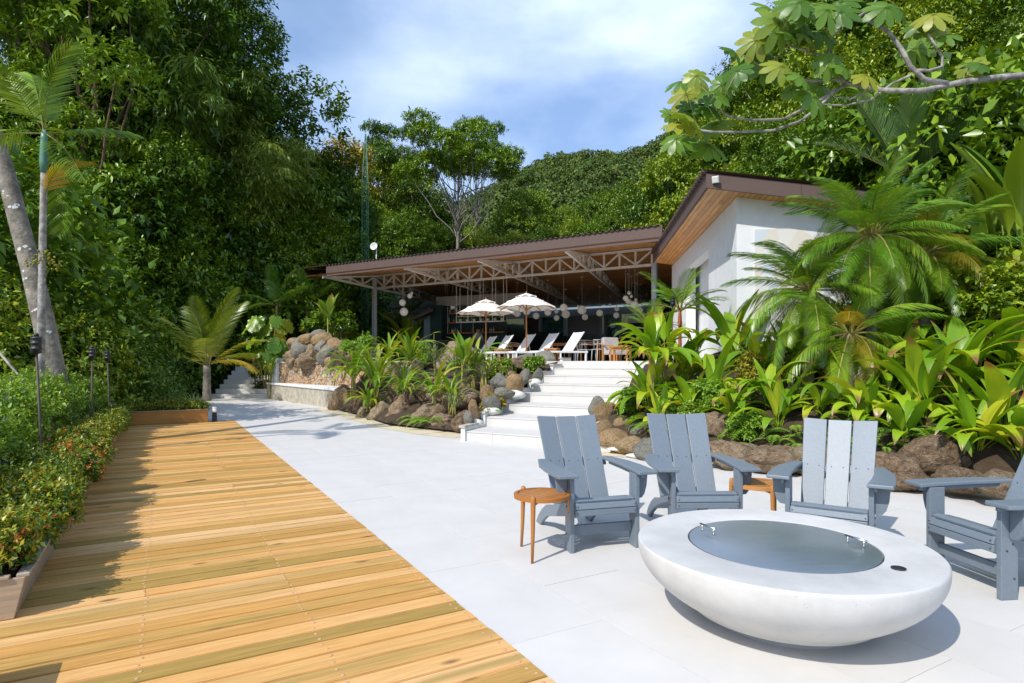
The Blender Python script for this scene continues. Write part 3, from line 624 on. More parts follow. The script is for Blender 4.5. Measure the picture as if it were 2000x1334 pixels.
def truss(name, P, Q, zbot, topf, npan, w=.09, first=True, mat='truss'):
    root = MB(); Lh = (Q - P).length; d = (Q - P).normalized()
    root.bar(Z(P, zbot), Z(Q, zbot), w * 1.1, w * 1.1); tr = root.build(name, M[mat], pav)
    pts = [(P + d * (Lh * i / npan)) for i in range(npan + 1)]
    prev = None
    tc = MB()
    for a, b, za, zb_ in [(pts[i], pts[i + 1], topf(i / npan), topf((i + 1) / npan)) for i in range(npan)]: tc.bar(Z(a, za), Z(b, zb_), w, w)
    tc.build('top_chord', M[mat], tr)
    for i, p in enumerate(pts):
        zt = topf(i / npan)
        if zt - zbot > .12: MB().bar(Z(p, zbot + .05), Z(p, zt - .045), w * .85, w * .85, (d.x, d.y, 0)).build('strut', M[mat], tr)
        if i < npan:
            q = pts[i + 1]; zt2 = topf((i + 1) / npan)
            if min(zt, zt2) - zbot > .12:
                a, b = (Z(p, zbot + .06), Z(q, zt2 - .06)) if i % 2 else (Z(p, zt - .06), Z(q, zbot + .06))
                MB().bar(a, b, w * .7, w * .7).build('diagonal', M[mat], tr)
    return tr
truss('front_truss', POST, POST + PR * TL, zB, lambda t: zT - .05, 22)
for px in (731, 876, 1003, 1150):
    s = on_line(POST, PR, px) if px != 731 else .0
    p0 = POST + PR * s; pf = ceil_pt(s, 'f') + PN * .1; pb = ceil_pt(s, 'b')
    Lf = (p0 - pf).length; Lb = (pb - p0).length
    truss('eave_truss', pf, p0 - PN * .06, zB + .02, lambda t: zf + (zm - zf) * t - .08, 4)
    truss('cross_truss', p0 + PN * .06, pb, zB + .02, lambda t: zm + (zb - zm) * t - .08, 16)
mb = MB().box((POST.x, POST.y, (1.445 + zT) / 2), (.18, .18, zT - 1.445 + .0), Matrix.Rotation(math.atan2(PR.y, PR.x), 3, 'Z')); mb.build('post', M['truss_blue'], pav)
mb = MB().box((5.7, 24.5, (1.445 + zT) / 2), (.18, .18, zT - 1.445), Matrix.Rotation(math.atan2(PR.y, PR.x), 3, 'Z')); mb.build('post', M['truss_blue'], pav)
# ---- back wall: beam, columns, panels, windows
def wall_t(px): return on_line(BW, PR, px)
def wallseg(name, px0, px1, z0, z1, th, off, mat, par=pav, bevel=0):
    a = BW + PR * wall_t(px0); b = BW + PR * wall_t(px1); n = Vector((PR.y, -PR.x, 0))       # towards the camera
    if n.y > 0: n = -n
    mb = MB(); a1 = a + n * off; b1 = b + n * off; a2 = a1 + n * th; b2 = b1 + n * th
    mb.prism([(a1.x, a1.y), (b1.x, b1.y), (b2.x, b2.y), (a2.x, a2.y)], lambda x, y: (x, y, z0), lambda x, y: (x, y, z1))
    return mb.build(name, mat, par)
F0 = 1.445
wallseg('roof_beam', 985, 1330, E + 2.85 * KP, E + 3.28 * KP, .25, .05, M['truss_blue'])
wallseg('clerestory', 985, 1330, E + 3.28 * KP, E + 3.42 * KP, .05, 0, M['bluegrey'])
for px in (1028, 1057, 1105, 1111, 1176, 1183, 1213, 1300): wallseg('column', px - 1.6, px + 1.6, F0, E + 2.85 * KP, .2, .06, M['truss_blue'])
wallseg('slatted_door', 1030, 1055.5, F0, E + 2.85 * KP, .08, 0, M['slats'])
for k in range(11): wallseg('slat', 1030.6 + k * 2.25, 1031.8 + k * 2.25, F0 + .05, E + 2.8 * KP, .05, .08, M['slats'])
wallseg('glazed_panel', 1059, 1103.5, F0, E + 2.85 * KP, .08, 0, M['glass'])  # pale panel, given mirroring glass to catch the brightness outside
wallseg('grey_panel', 1112.5, 1174.5, E + 1.7 * KP, E + 2.85 * KP, .08, 0, M['greywall'])
wallseg('service_hatch', 1112.5, 1174.5, F0, E + 1.7 * KP, .05, -1.6, M['dark'])  # back sheet of the opening, its shade put into the colour
wallseg('hatch_shelf', 1114, 1174, E + .15, E + .25, .5, -.5, M['teak'])
g = wallseg('glazed_door', 1184.5, 1211.5, F0, E + 2.85 * KP, .06, 0, M['glass'])
wallseg('door_rail', 1184.5, 1211.5, F0, F0 + .12, .1, -.01, M['truss_blue'], g)
g = wallseg('glazed_door', 1258, 1298, F0, E + 2.4 * KP, .06, 0, M['glass'])
wallseg('dark_view_sheet', 1214.5, 1257, F0, E + 2.85 * KP, .05, -1.2, M['dark'])  # no real panel: near-black sheet painted for the dark jungle view
# white beam wall, dark green column and bar at the left
WA = at(846, 700, 33.6); WBp = at(980, 700, 31.9); wd = WBp - WA; wd.z = 0; WLEN = wd.length; wd.normalize(); wrot = math.atan2(wd.y, wd.x)
WA.z = 0
def barbox(name, x0, x1, y0, y1, z0, z1, mat, par, bevel=0):
    m = MB().box(((x0 + x1) / 2, (y0 + y1) / 2, (z0 + z1) / 2), (x1 - x0, y1 - y0, z1 - z0)); o = m.build(name, mat, par, bevel=bevel); return o
bar = thing('bar_counter', 'dark green bar with bottle shelves under the pavilion roof', 'bar', tuple(WA), wrot)
barbox('back_panel', .72, WLEN, .55, .65, F0, E + 2.62, M['green_wall'], bar)
barbox('side_pier', 0, .72, -.3, .65, F0, E + 3.02, M['green_wall'], bar)
barbox('header', -.02, WLEN + 1.2, .35, .6, E + 3.03, E + 3.55, M['greywall'], bar)
barbox('counter', .74, WLEN, -1.5, -.9, F0, E + 1.02, M['green_wall'], bar)
barbox('counter_top', .70, WLEN + .04, -1.58, -.85, E + 1.022, E + 1.07, M['slats'], bar)
bott = []
def bottle_mesh(i, h, r):
    m = MB().lathe([(r, 0), (r, h * .58), (r * .42, h * .74), (r * .36, h), (r * .3, h)], 8); return m.mesh('bottle', M['bottle%d' % i], True)
bmesh_list = [bottle_mesh(0, .30, .042), bottle_mesh(1, .29, .04), bottle_mesh(2, .27, .045), bottle_mesh(3, .31, .038), bottle_mesh(4, .25, .05)]
for z, x1 in ((1.55, WLEN), (2.12, 2.35), (2.62, 1.6)):
    barbox('shelf', .74, x1, .2, .55, E + z - .07, E + z, M['rust'] if False else M['teak'], bar)
    x = .82
    while x < x1 - .08:
        o = ob('bottle', random.choice(bmesh_list), None, WA + wd * x + Vector((-wd.y, wd.x, 0)) * random.uniform(.28, .46) + Vector((0,0,E + z + .001)), None, (1,1,random.uniform(.8,1.15)))
        tag(o, {1.55: 'small bottle on the lowest shelf of the bar', 2.12: 'small bottle on the middle shelf of the bar', 2.62: 'small bottle on the top shelf of the bar'}[z], 'bottle', 'bottles on the bar shelves, row at %.1f m' % z)
        x += random.uniform(.105, .16)
for x in (.78, 1.6, 2.35): barbox('shelf_upright', x, x + .03, .2, .24, E + 1.55, E + 2.95, M['truss_blue'], bar)
# hanging rack with pot plants
rk = thing('hanging_shelf', 'grey metal shelf with pot plants hanging over the bar', 'shelf', tuple(WA + wd * 2.05 + Vector((wd.y, -wd.x, 0)) * .9), wrot)
barbox('tray', 0, 2.75, -.2, .2, E + 1.98, E + 2.03, M['truss'], rk); barbox('upper_rail', 0, 2.75, -.2, -.17, E + 2.28, E + 2.31, M['truss'], rk)
for x in (.02, .7, 1.4, 2.1, 2.72):
    for y in (-.19, .19): barbox('hanger', x - .015, x + .015, y - .015, y + .015, E + 2.03, E + 4.25, M['truss'], rk)
# grey side wall with small canopy left of the bar
sw = thing('side_wall', 'blue-grey wall with a small brown canopy left of the bar', 'wall')
p0 = at(819, 700, 33.9); p1 = at(846, 700, 33.4)
def vwall(name, a, b, z0, z1, th, mat, par):
    d = (b - a); d.z = 0; d.normalize(); n = Vector((-d.y, d.x, 0)); m = MB()
    m.prism([(a.x, a.y), (b.x, b.y), (b.x + n.x * th, b.y + n.y * th), (a.x + n.x * th, a.y + n.y * th)], lambda x, y: (x, y, z0), lambda x, y: (x, y, z1)); return m.build(name, mat, par)
vwall('wall', at(828, 700, 33.7), p1, .9, E + 2.3, .2, M['bluegrey'], sw); vwall('low_wall', at(819, 700, 32.6), at(842, 700, 32.2), .9, E + 1.15, .2, M['bluegrey'], sw)
m = MB(); a = at(808, 624, 32.9); b = at(846, 607, 32.4); c = at(846, 612, 35); d_ = at(812, 628, 35.4)
i = len(m.v)
for p in (a, b, c, d_): m.v.append(p)
for p in (a, b, c, d_): m.v.append(p + Vector((0,0,.16)))
for f in ((3,2,1,0), (4,5,6,7), (0,1,5,4), (1,2,6,5), (2,3,7,6), (3,0,4,7)): m.f.append(list(f))
m.build('canopy', M['fascia'], sw)
# ================================================================ WHITE BUILDING
wb = thing('white_building', 'white stucco building with a sloping brown roof and timber soffit', 'building', (4.59, 12.5, 0), R(-6.6))
def zs(x): return 4.80 - .15 * x        # soffit height falls to the right
def wbx(name, x0, x1, y0, y1, z0, ztop, mat, par=wb):
    m = MB(); i = 0
    zz = (lambda x: zs(x)) if ztop is None else (lambda x: ztop)
    for (x, y) in ((x0,y0), (x1,y0), (x1,y1), (x0,y1)): m.v.append(Vector((x, y, z0)))
    for (x, y) in ((x0,y0), (x1,y0), (x1,y1), (x0,y1)): m.v.append(Vector((x, y, zz(x))))
    for f in ((3,2,1,0), (4,5,6,7), (0,1,5,4), (1,2,6,5), (2,3,7,6), (3,0,4,7)): m.f.append(list(f))
    return m.build(name, mat, par)
W_END = 2.35
wbx('front_wall', 0, W_END, 0, .28, .6, None, M['stucco'])
wbx('side_wall', 0, .28, .281, 2.8, .6, None, M['stucco']); wbx('side_wall', 0, .28, 6.15, 9.15, .6, None, M['stucco'])
wbx('lintel', 0, .28, 2.801, 6.149, 4.24, None, M['stucco'])
wbx('inner_wall', 2.07, W_END, .281, 9.15, .6, None, M['stucco']); wbx('rear_wall', .281, 2.069, 8.87, 9.15, .6, None, M['stucco'])
wbx('partition', .42, .56, .5, 8.8, 1.441, 4.6, M['stucco'])
wbx('floor_slab', .281, 2.069, .281, 8.869, 1.3, 1.44, M['tile'])
RX0, RX1, RY0, RY1 = -.66, 3.1, -.43, 8.9
m = MB()                                 # soffit boards: own slanted frame so the boards follow the eave
ang = math.atan(.15)
m.prism([(0,0), ((RX1 - RX0) / math.cos(ang), 0), ((RX1 - RX0) / math.cos(ang), RY1 - RY0), (0, RY1 - RY0)], lambda x, y: (y, x, 0), lambda x, y: (y, x, .03))
so = m.build('soffit', M['ceil'], wb)
ex = Vector((0,1,0)); ey = Vector((math.cos(ang), 0, -math.sin(ang))); ez = ex.cross(ey)
if ez.z < 0: ez = -ez
mt = Matrix((ex, ey, ez)).transposed().to_4x4(); mt.translation = Vector((RX0, RY0, zs(RX0) + .002)); so.matrix_local = mt
def fasc(name, x0, x1, y0, y1, dz0, dz1, mat):
    m = MB()
    for dz in (dz0, dz1):
        for (x, y) in ((x0,y0), (x1,y0), (x1,y1), (x0,y1)): m.v.append(Vector((x, y, zs(x) + dz)))
    for f in ((3,2,1,0), (4,5,6,7), (0,1,5,4), (1,2,6,5), (2,3,7,6), (3,0,4,7)): m.f.append(list(f))
    return m.build(name, mat, wb)
fasc('fascia', RX0 - .03, 1.1, RY0 - .03, RY0 + .02, -.02, .27, M['fascia']); fasc('fascia', 1.106, RX1, RY0 - .03, RY0 + .02, -.02, .27, M['fascia'])
fasc('fascia', RX0 - .032, RX0 + .018, RY0 + .021, RY1, -.02, .27, M['fascia'])
V = []; T = []; n = 150                  # corrugated roof sheet, ribs run down the slope
for j, x in enumerate((RX0 - .10, RX1)):
    for i in range(n + 1):
        y = RY0 - .09 + (RY1 - RY0 + .1) * i / n; V.append((x, y, zs(x) + .30 + .028 * math.sin(i * math.pi * .5 + .8)))
T = [(i, i + 1, n + 2 + i, n + 1 + i) for i in range(n)]
ob('roof_sheet', np_mesh('roof_sheet', np.array(V), np.array(T), M['roofing']), wb)
m = MB(); 
for i in range(38): 
    y = RY0 + (RY1 - RY0) * i / 38; m.box((RX0 - .07, y, zs(RX0) + .315), (.1, .12, .05))
m.build('rib_ends', M['roofing'], wb)
mb = MB().box((1.35, -.012, 3.05), (2.0, .024, 2.15)).build('mural', M['mural'], wb)
fl_ = thing('flood_light', 'small grey square flood light on the corner of the white building roof', 'light', (0,0,0))
p = wb.matrix_world  # (matrix is refreshed later; build in building axes by hand)
Rz = Matrix.Rotation(R(-6.6), 3, 'Z')
def wbw(x, y, z): return Rz @ Vector((x, y, z)) + Vector((4.59, 12.5, 0))
fl_.location = wbw(RX0 + .16, RY0 - .033, zs(RX0) + .1); fl_.rotation_euler = (0,0,R(-30))
MB().box((0, -.07, .02), (.13, .05, .13), Matrix.Rotation(R(25), 3, 'X')).build('housing', M['truss'], fl_, bevel=.006); MB().box((0, -.098, .008), (.10, .006, .10), Matrix.Rotation(R(25), 3, 'X')).build('lens', M['white'], fl_); MB().box((0, -.02, .0), (.03, .06, .03)).build('bracket', M['black'], fl_)
# ================================================================ OBJECTS
# ---------------------------------------------------------------- fire pit
PC = Vector((1.525, 3.475, 0)); RZ = .42; RR_ = .792
fp = thing('fire_pit', 'round white concrete fire bowl with a steel lid on the patio', 'fire pit', tuple(PC))
prof = [(.36, .055), (.50, .062)]
for k in range(1, 15):
    t = k / 14; z = .062 + (RZ - .028 - .062) * t; prof.append((RR_ * (1 - (1 - t) ** 2.1 * .40) , z))
prof += [(RR_, RZ - .012), (RR_ - .002, RZ - .005), (RR_ - .008, RZ)]
prof += [(.515, RZ), (.506, RZ - .004), (.504, RZ - .05), (.30, RZ - .05)]
MB().lathe(prof, 128).build('bowl', M['concrete'], fp, True)
o = fp.children[0]; o.data.polygons.foreach_set('use_smooth', [True] * len(o.data.polygons))
try: o.data.set_sharp_from_angle(angle=R(35))
except Exception: pass
MB().lathe([(.40, 0), (.40, .06)], 64).build('foot', M['greywall'], fp, True).data.set_sharp_from_angle(angle=R(35))
lid = MB().lathe([(.498, RZ - .012), (.498, RZ - .004), (.494, RZ - .002), (.001, RZ - .002)], 96, cap=False).build('lid', M['lid'], fp, True); lid.data.set_sharp_from_angle(angle=R(30))
for a, r in ((R(152), .40), (R(-8), .40)):
    c = Vector((r * math.cos(a), r * math.sin(a), 0)); t = Vector((math.cos(R(112)), math.sin(R(112)), 0)) * .05
    h = MB(); h.tube([c - t * 1.35 + Vector((0,0,RZ + .04)), c + t * 1.35 + Vector((0,0,RZ + .04))], .006, 10)
    for s in (-1, 1): h.tube([c + t * s + Vector((0,0,RZ - .003)), c + t * s + Vector((0,0,RZ + .038))], .0045, 8)
    h.build('handle', M['steel'], lid, True)
kp = gnd(1755, 1111, RZ) - PC
MB().lathe([(.034, RZ + .0005), (.034, RZ + .006), (.028, RZ + .008), (.022, RZ + .005), (.012, RZ + .005), (.010, RZ + .009), (.002, RZ + .009)], 28, (kp.x, kp.y, 0)).build('gas_key_port', M['black'], fp, True)
# ---------------------------------------------------------------- adirondack chairs
def chair_proto():
    ms = {}
    m = MB(); m.box((0,0,.2865), (.034, .115, .573)); ms['leg_l'] = m
    def arm(s):
        P = [(.245,-.13), (.405,-.125), (.415,-.05), (.415,.18), (.40,.34), (.365,.48), (.325,.60), (.255,.60), (.262,.45), (.268,.30), (.262,.1)]
        m = MB(); m.prism([(s * x, y) for x, y in P], lambda x, y: (x, y, .575 + (y + .13) * .02), lambda x, y: (x, y, .601 + (y + .13) * .02)); return m
    def bracket(s):
        m = MB(); P = [(.289,.575), (.385,.575), (.376,.47), (.358,.405), (.335,.375), (.289,.37)]
        m.prism([(s * x, z) for x, z in P], lambda x, z: (x, -.005, z), lambda x, z: (x, .022, z)); return m
    def armrail(s):
        m = MB(); m.prism([(-.10,.545), (-.10,.573), (.52,.585), (.52,.56)], lambda y, z: (s * .288, y, z), lambda y, z: (s * .308, y, z)); return m
    def rail(s):
        P = [(-.055,.375), (.08,.362), (.30,.295), (.48,.245), (.62,.215), (.74,.15), (.84,.07), (.90,0), (.78,0), (.70,.065), (.60,.12), (.46,.155), (.25,.205), (.05,.255), (-.055,.27)]
        m = MB(); m.prism(P, lambda y, z: (s * .222, y, z), lambda y, z: (s * .251, y, z)); return m
    ms['arm'] = arm; ms['bracket'] = bracket; ms['rail'] = rail; ms['armrail'] = armrail
    return ms
CP = chair_proto()
def part(mb, name, par, mat, bev=.004): return mb.build(name, mat, par, bevel=bev)
def make_chair(label, loc, face):
    """face: direction the chair looks at (x, y)"""
    rz = math.atan2(face[1], face[0]) + math.pi / 2
    t = thing('adirondack_chair', label, 'chair', loc, rz, 'slate blue adirondack chairs round the fire pit')
    ch = M['chair']
    for s in (-1, 1):
        part(MB().box((s * .27, 0, .287), (.034, .115, .574)), 'front_leg', t, ch)
        part(CP['arm'](s), 'armrest', t, ch, .006); part(CP['bracket'](s), 'arm_bracket', t, ch); part(CP['armrail'](s), 'arm_rail', t, ch)
        part(CP['rail'](s), 'rear_leg', t, ch)
    sl = [(-.068, .302, 88), (-.064, .350, 70), (-.022, .384, 14), (.055, .376, -8), (.135, .358, -14), (.215, .335, -16), (.295, .310, -17), (.372, .286, -17)]
    for i, (y, z, a) in enumerate(sl):
        w = .047 if i < 3 else .072
        m = MB().box((0, y, z), (.50, w, .022), Matrix.Rotation(R(a), 3, 'X')); part(m, 'seat_slat', t, ch, .005)
    p0 = Vector((0, .395, .20)); p1 = Vector((0, .80, .955)); d = (p1 - p0); Ln = d.length; d.normalize(); nrm = Vector((0, -d.z, d.y))
    mt = Matrix((Vector((1,0,0)), d, Vector((1,0,0)).cross(d))).transposed()
    screws = MB(); tilt = lambda k, x, q: (abs(x) - (.088 + .012 * q)) * .14 if k else 0.
    for k in (-1, 0, 1):
        m = MB(); b = .158 / 2; tp = .176 / 2
        cx0 = k * .166; cx1 = k * .186
        for x, q in ((cx0 - b, 0), (cx0 + b, 0), (cx1 + tp, Ln), (cx1 - tp, Ln)):
            m.v.append(p0 + d * q + Vector((x, 0, 0)) + nrm * tilt(k, x, q))
        for x, q in ((cx0 - b, 0), (cx0 + b, 0), (cx1 + tp, Ln), (cx1 - tp, Ln)):
            m.v.append(p0 + d * q + Vector((x, 0, 0)) + nrm * (tilt(k, x, q) - .024))
        m.f = [[0,1,2,3], [7,6,5,4], [0,4,5,1], [1,5,6,2], [2,6,7,3], [3,7,4,0]]
        part(m, 'back_slat', t, ch, .004)
        for q in (.44,):
            for x in (-.045, .04):
                c = p0 + d * q + Vector((k * .176 + x, 0, 0)) + nrm * (tilt(k, k * .176 + x, q) + .001); screws.sphere(c, .0045, 6, 4)
    for s in (-1, 1):
        for z in (.302, .352): screws.sphere((s * .235, -.081, z), .0045, 6, 4)
        for (y, z) in ((.02, .34), (-.02, .30), (.03, .13)): screws.sphere((s * .2885, y, z), .006, 6, 4)
    tag(screws.build('screws', M['screw_dark'], t, True), kind='stuff')
    for q, w in ((.44, .62), (.13, .44)):
        c = p0 + d * q - nrm * .038; part(MB().box(c, (w, .075, .024), mt), 'back_brace', t, ch)
    part(MB().box((0, .02, .155), (.505, .022, .075)), 'stretcher', t, ch)
    return t
make_chair('slate blue adirondack chair beside the round slatted side table, leftmost of the four', (.70, 4.73, 0), (.27, -.963))
make_chair('slate blue adirondack chair facing forward behind the fire bowl, second from the left', (1.555, 4.93, 0), (.03, -1))
make_chair('slate blue adirondack chair with a glaring middle slat behind the fire bowl', (2.31, 4.46, 0), (-.55, -.835))
make_chair('slate blue adirondack chair turned sideways and cut off by the right edge', (2.98, 3.99, 0), (-.985, -.12))
# ---------------------------------------------------------------- round teak side tables
def side_table(label, loc, rz):
    t = thing('side_table', label, 'side table', loc, rz, 'round slatted wooden side tables'); z = .455; r = .212
    m = MB()
    n = 40; m.lathe([(r - .028, z - .028), (r, z - .028), (r, z), (r - .004, z + .002), (r - .028, z + .002), (r - .028, z - .028)], n, cap=False); m.build('rim', M['teak'], t, True).data.set_sharp_from_angle(angle=R(35))
    k = 8; w = 2 * (r - .03) / k
    for i in range(k):
        y0 = -(r - .03) + i * w + .002; y1 = y0 + w - .004; rr0 = r - .0295
        x0 = math.sqrt(max(.0004, rr0 ** 2 - y0 ** 2)); x1 = math.sqrt(max(.0004, rr0 ** 2 - y1 ** 2))
        m = MB(); m.prism([(-x0, y0), (x0, y0), (x1, y1), (-x1, y1)], lambda x, y: (x, y, z - .014), lambda x, y: (x, y, z)); m.build('slat', M['teak'], t, bevel=.0015)
    for i in range(3):
        a = R(20 + 120 * i); c = Vector((math.cos(a), math.sin(a), 0))
        m = MB(); m.tube([c * .235 + Vector((0,0,0)), c * .222 + Vector((0,0,.2)), c * .214 + Vector((0,0,.44)), c * .213 + Vector((0,0,z + .012)), c * .213 + Vector((0,0,z + .022))], [.010, .0145, .019, .018, .010], 12); m.build('leg', M['teak'], t, True)
    m = MB()
    for i in range(3): a = R(20 + 120 * i); m.bar((0,0,z - .035), (math.cos(a) * .2, math.sin(a) * .2, z - .035), .03, .022)
    m.build('apron', M['teak'], t)
    return t
side_table('round slatted wooden side table standing in front of the leftmost adirondack chair', (.225, 4.60, 0), R(-130))
side_table('round slatted wooden side table half hidden between two adirondack chairs', (2.02, 5.0, 0), R(15))
# ---------------------------------------------------------------- planters on the deck edge
def planter(label, u0, u1, v_front, depth=.62, hgt=.235, mat='planter', along='u', cap=True):
    t = thing('planter_box', label, 'planter', (0,0,0), AX); fl = .05
    L = u1 - u0; zb = .0105
    def wall(name, a, b, out, m):        # a, b foot points in (v,u); out = flare direction
        a = Vector((*a, 0)); b = Vector((*b, 0)); o = Vector((*out, 0)); mb = MB(); ins = -o * .025
        ex = (b - a).normalized()
        P = [a, b, b + ins, a + ins]
        for p in P: mb.v.append(p + Vector((0,0,zb)))
        Q = [a + o * fl - ex * 0, b + o * fl, b + o * fl + ins, a + o * fl + ins]
        for p in Q: mb.v.append(p + Vector((0,0,hgt)))
        for f in ((3,2,1,0), (4,5,6,7), (0,1,5,4), (1,2,6,5), (2,3,7,6), (3,0,4,7)): mb.f.append(list(f))
        return mb.build(name, M[m], t, bevel=.003)
    v0 = v_front; vb = v_front - depth
    if along == 'u':
        wall('front_board', (v0, u0), (v0, u1), (1, 0), mat); wall('back_board', (vb, u0), (vb, u1), (-1, 0), mat)
        for ua, ub in ((u0 - .024, u0 - .001), (u1 + .001, u1 + .024)): MB().prism([(vb, zb), (v0, zb), (v0 + fl, hgt), (vb - fl, hgt)], lambda a, b: (a, ua, b), lambda a, b: (a, ub, b)).build('end_board', M[mat], t, bevel=.003)
        MB().box((v0 + fl - .012, (u0 + u1) / 2, hgt + .009), (.06, L + .03, .018)).build('cap_board', M[mat], t, bevel=.003)
        MB().box(((v0 + vb) / 2 - .02, u0 - .012, hgt + .009), (depth + .0, .05, .0175)).build('cap_board', M[mat], t, bevel=.003)
        MB().box(((v0 + vb) / 2, (u0 + u1) / 2, hgt - .05), (depth - .06, L - .02, .06)).build('soil', M['soil'], t)
    else:                                # runs along v; u0..u1 is depth, v_front..depth is the v range
        va, vbb = v_front, depth
        wall('front_board', (va, u0), (vbb, u0), (0, -.6), mat); wall('back_board', (va, u1), (vbb, u1), (0, .6), mat)
        wall('end_board', (vbb + .001, u0 + .026), (vbb + .001, u1 - .026), (.0001, 0), mat); wall('end_board', (va - .001, u0 + .026), (va - .001, u1 - .026), (-.0001, 0), mat)
        MB().box(((va + vbb) / 2, u0 - .02, hgt + .009), (vbb - va + .04, .06, .018)).build('cap_board', M['planter'], t, bevel=.003)
        MB().box(((va + vbb) / 2, (u0 + u1) / 2, hgt - .05), (vbb - va - .06, u1 - u0 - .06, .06)).build('soil', M['soil'], t)
    return t
planter('weathered wooden planter box nearest the camera on the deck edge', 4.37, 7.42, -.715)
planter('weathered wooden planter box in the middle of the deck edge', 7.62, 11.3, -.745)
planter('weathered wooden planter box at the far left corner of the deck', 11.6, 15.6, -.70)
planter('wooden planter box at the near left corner of the deck, mostly out of view', .5, 3.52, -.70)
planter('clean orange wooden planter box standing across the far end of the deck', 16.1, 16.75, -.68, .95, .30, 'planter_new', 'v')
# ---------------------------------------------------------------- torches
def torch(label, base, top, lean=0, group='black garden torches'):
    base = base.copy(); base.z = ground_at(base.x, base.y) - .02
    t = thing('garden_torch', label, 'torch', tuple(base), 0, group); h = (top - base).z; off = Vector((top.x - base.x, 0, 0))
    MB().tube([(0,0,0), tuple(off * .98 + Vector((0,0,h - .2)))], [.013, .012], 8).build('pole', M['pole'], t, True)
    c = (off.x, 0, h - .2)
    MB().lathe([(.014, 0), (.05, .012), (.046, .045), (.053, .05), (.053, .06), (.045, .066), (.045, .10), (.053, .105), (.053, .115), (.045, .12), (.044, .152), (.05, .157), (.05, .165), (.028, .18)], 16, c).build('canister', M['black'], t, True)
    MB().lathe([(.022, .181), (.022, .2), (.012, .212)], 12, c).build('wick_cap', M['black'], t, True)
torch('black garden torch on a slanted brown pole, nearest on the left edge', at(90, 930, 6.2), at(71, 653, 6.2))
torch('black garden torch in the hedge, middle of the three on the left', at(177, 860, 9.6), at(180, 677, 9.6))
torch('black garden torch in the hedge, farthest of the three on the left', at(217, 800, 11.3), at(210, 684, 11.3))
torch('black garden torch standing among the plants by the white building', at(1311, 690, 12.2), at(1314, 579, 12.2))
# ---------------------------------------------------------------- bollard lights
def bollard(label, p, s=1.):
    t = thing('bollard_light', label, 'bollard light', tuple(p), 0, 'black bollard lights', s)
    MB().lathe([(.09, 0), (.09, .012), (.055, .014), (.05, .23), (.05, .231)], 20).build('body', M['black'], t, True)
    MB().lathe([(.043, .232), (.043, .33)], 20).build('lens', M['globe'], t, True); MB().lathe([(.052, .331), (.052, .352), (.03, .356)], 20).build('cap', M['truss'], t, True)
bollard('black bollard light with pale lens at the far corner of the deck', gnd(419, 824))
bollard('small black bollard light at the top of the garden steps, left one', at(433, 712, 26.4), .8)
bollard('small black bollard light at the top of the garden steps, right one', at(445, 713, 26.0), .8)
# ---------------------------------------------------------------- umbrellas
def umbrella(label, px, Y, top, w):
    base = at(px, 704, Y); base.z = 1.445; t = thing('patio_umbrella', label, 'umbrella', tuple(base), .25, 'cream umbrellas over the loungers')
    H = at(px, top, Y).z - 1.445; r = w / 2
    MB().lathe([(.24, 0), (.24, .06), (.06, .08), (.04, .3)], 20).build('base', M['greywall'], t, True)
    MB().tube([(0,0,.05), (0,0,H - .02)], .026, 10).build('pole', M['teak'], t, True)
    MB().lathe([(.02, H - .02), (.026, H + .02), (.008, H + .06)], 10).build('finial', M['teak'], t, True)
    def cone(r0, z0, r1, z1, name, val=.05):
        m = MB(); n = 8; k = 6
        for j in range(2):
            for i in range(n * k):
                a = 2 * math.pi * i / (n * k); ph = (i % k) / k; sag = 1 - math.sin(ph * math.pi) * .06
                rr = (r0, r1)[j] * sag; zz = (z0, z1)[j]; m.v.append(Vector((rr * math.cos(a), rr * math.sin(a), zz + (val * math.sin(ph * math.pi) if j else 0))))
        N = n * k
        for i in range(N): m.f.append([i, (i + 1) % N, N + (i + 1) % N, N + i])
        o = m.build(name, M['canvas'], t, False); md = o.modifiers.new('t', 'SOLIDIFY'); md.thickness = .006; return o
    zl = H - r * .50
    cone(r * .30, H - r * .135, r, zl, 'canopy'); cone(.02, H - .01, r * .36, H - r * .155, 'vent_cap'); cone(r * .60, H - r * .262, r * .66, H - r * .31, 'vent_flap', 0)
    for i in range(8):
        a = 2 * math.pi * i / 8; c = Vector((math.cos(a), math.sin(a), 0))
        MB().bar(c * .03 + Vector((0,0,H - .06)), c * (r - .02) + Vector((0,0,zl - .03)), .018, .025).build('rib', M['teak'], t)
        MB().bar(c * .03 + Vector((0,0,zl - .05)), c * (r * .5) + Vector((0,0,H - r * .25 - .055)), .016, .02).build('strut', M['teak'], t)
    MB().lathe([(.05, zl - .09), (.05, zl - .02)], 12).build('hub', M['teak'], t, True)
umbrella('cream patio umbrella on a wooden pole, left and farther one', 949, 23.6, 584, 2.32)
umbrella('cream patio umbrella on a wooden pole, right and nearer one', 1028, 21.6, 572, 2.2)
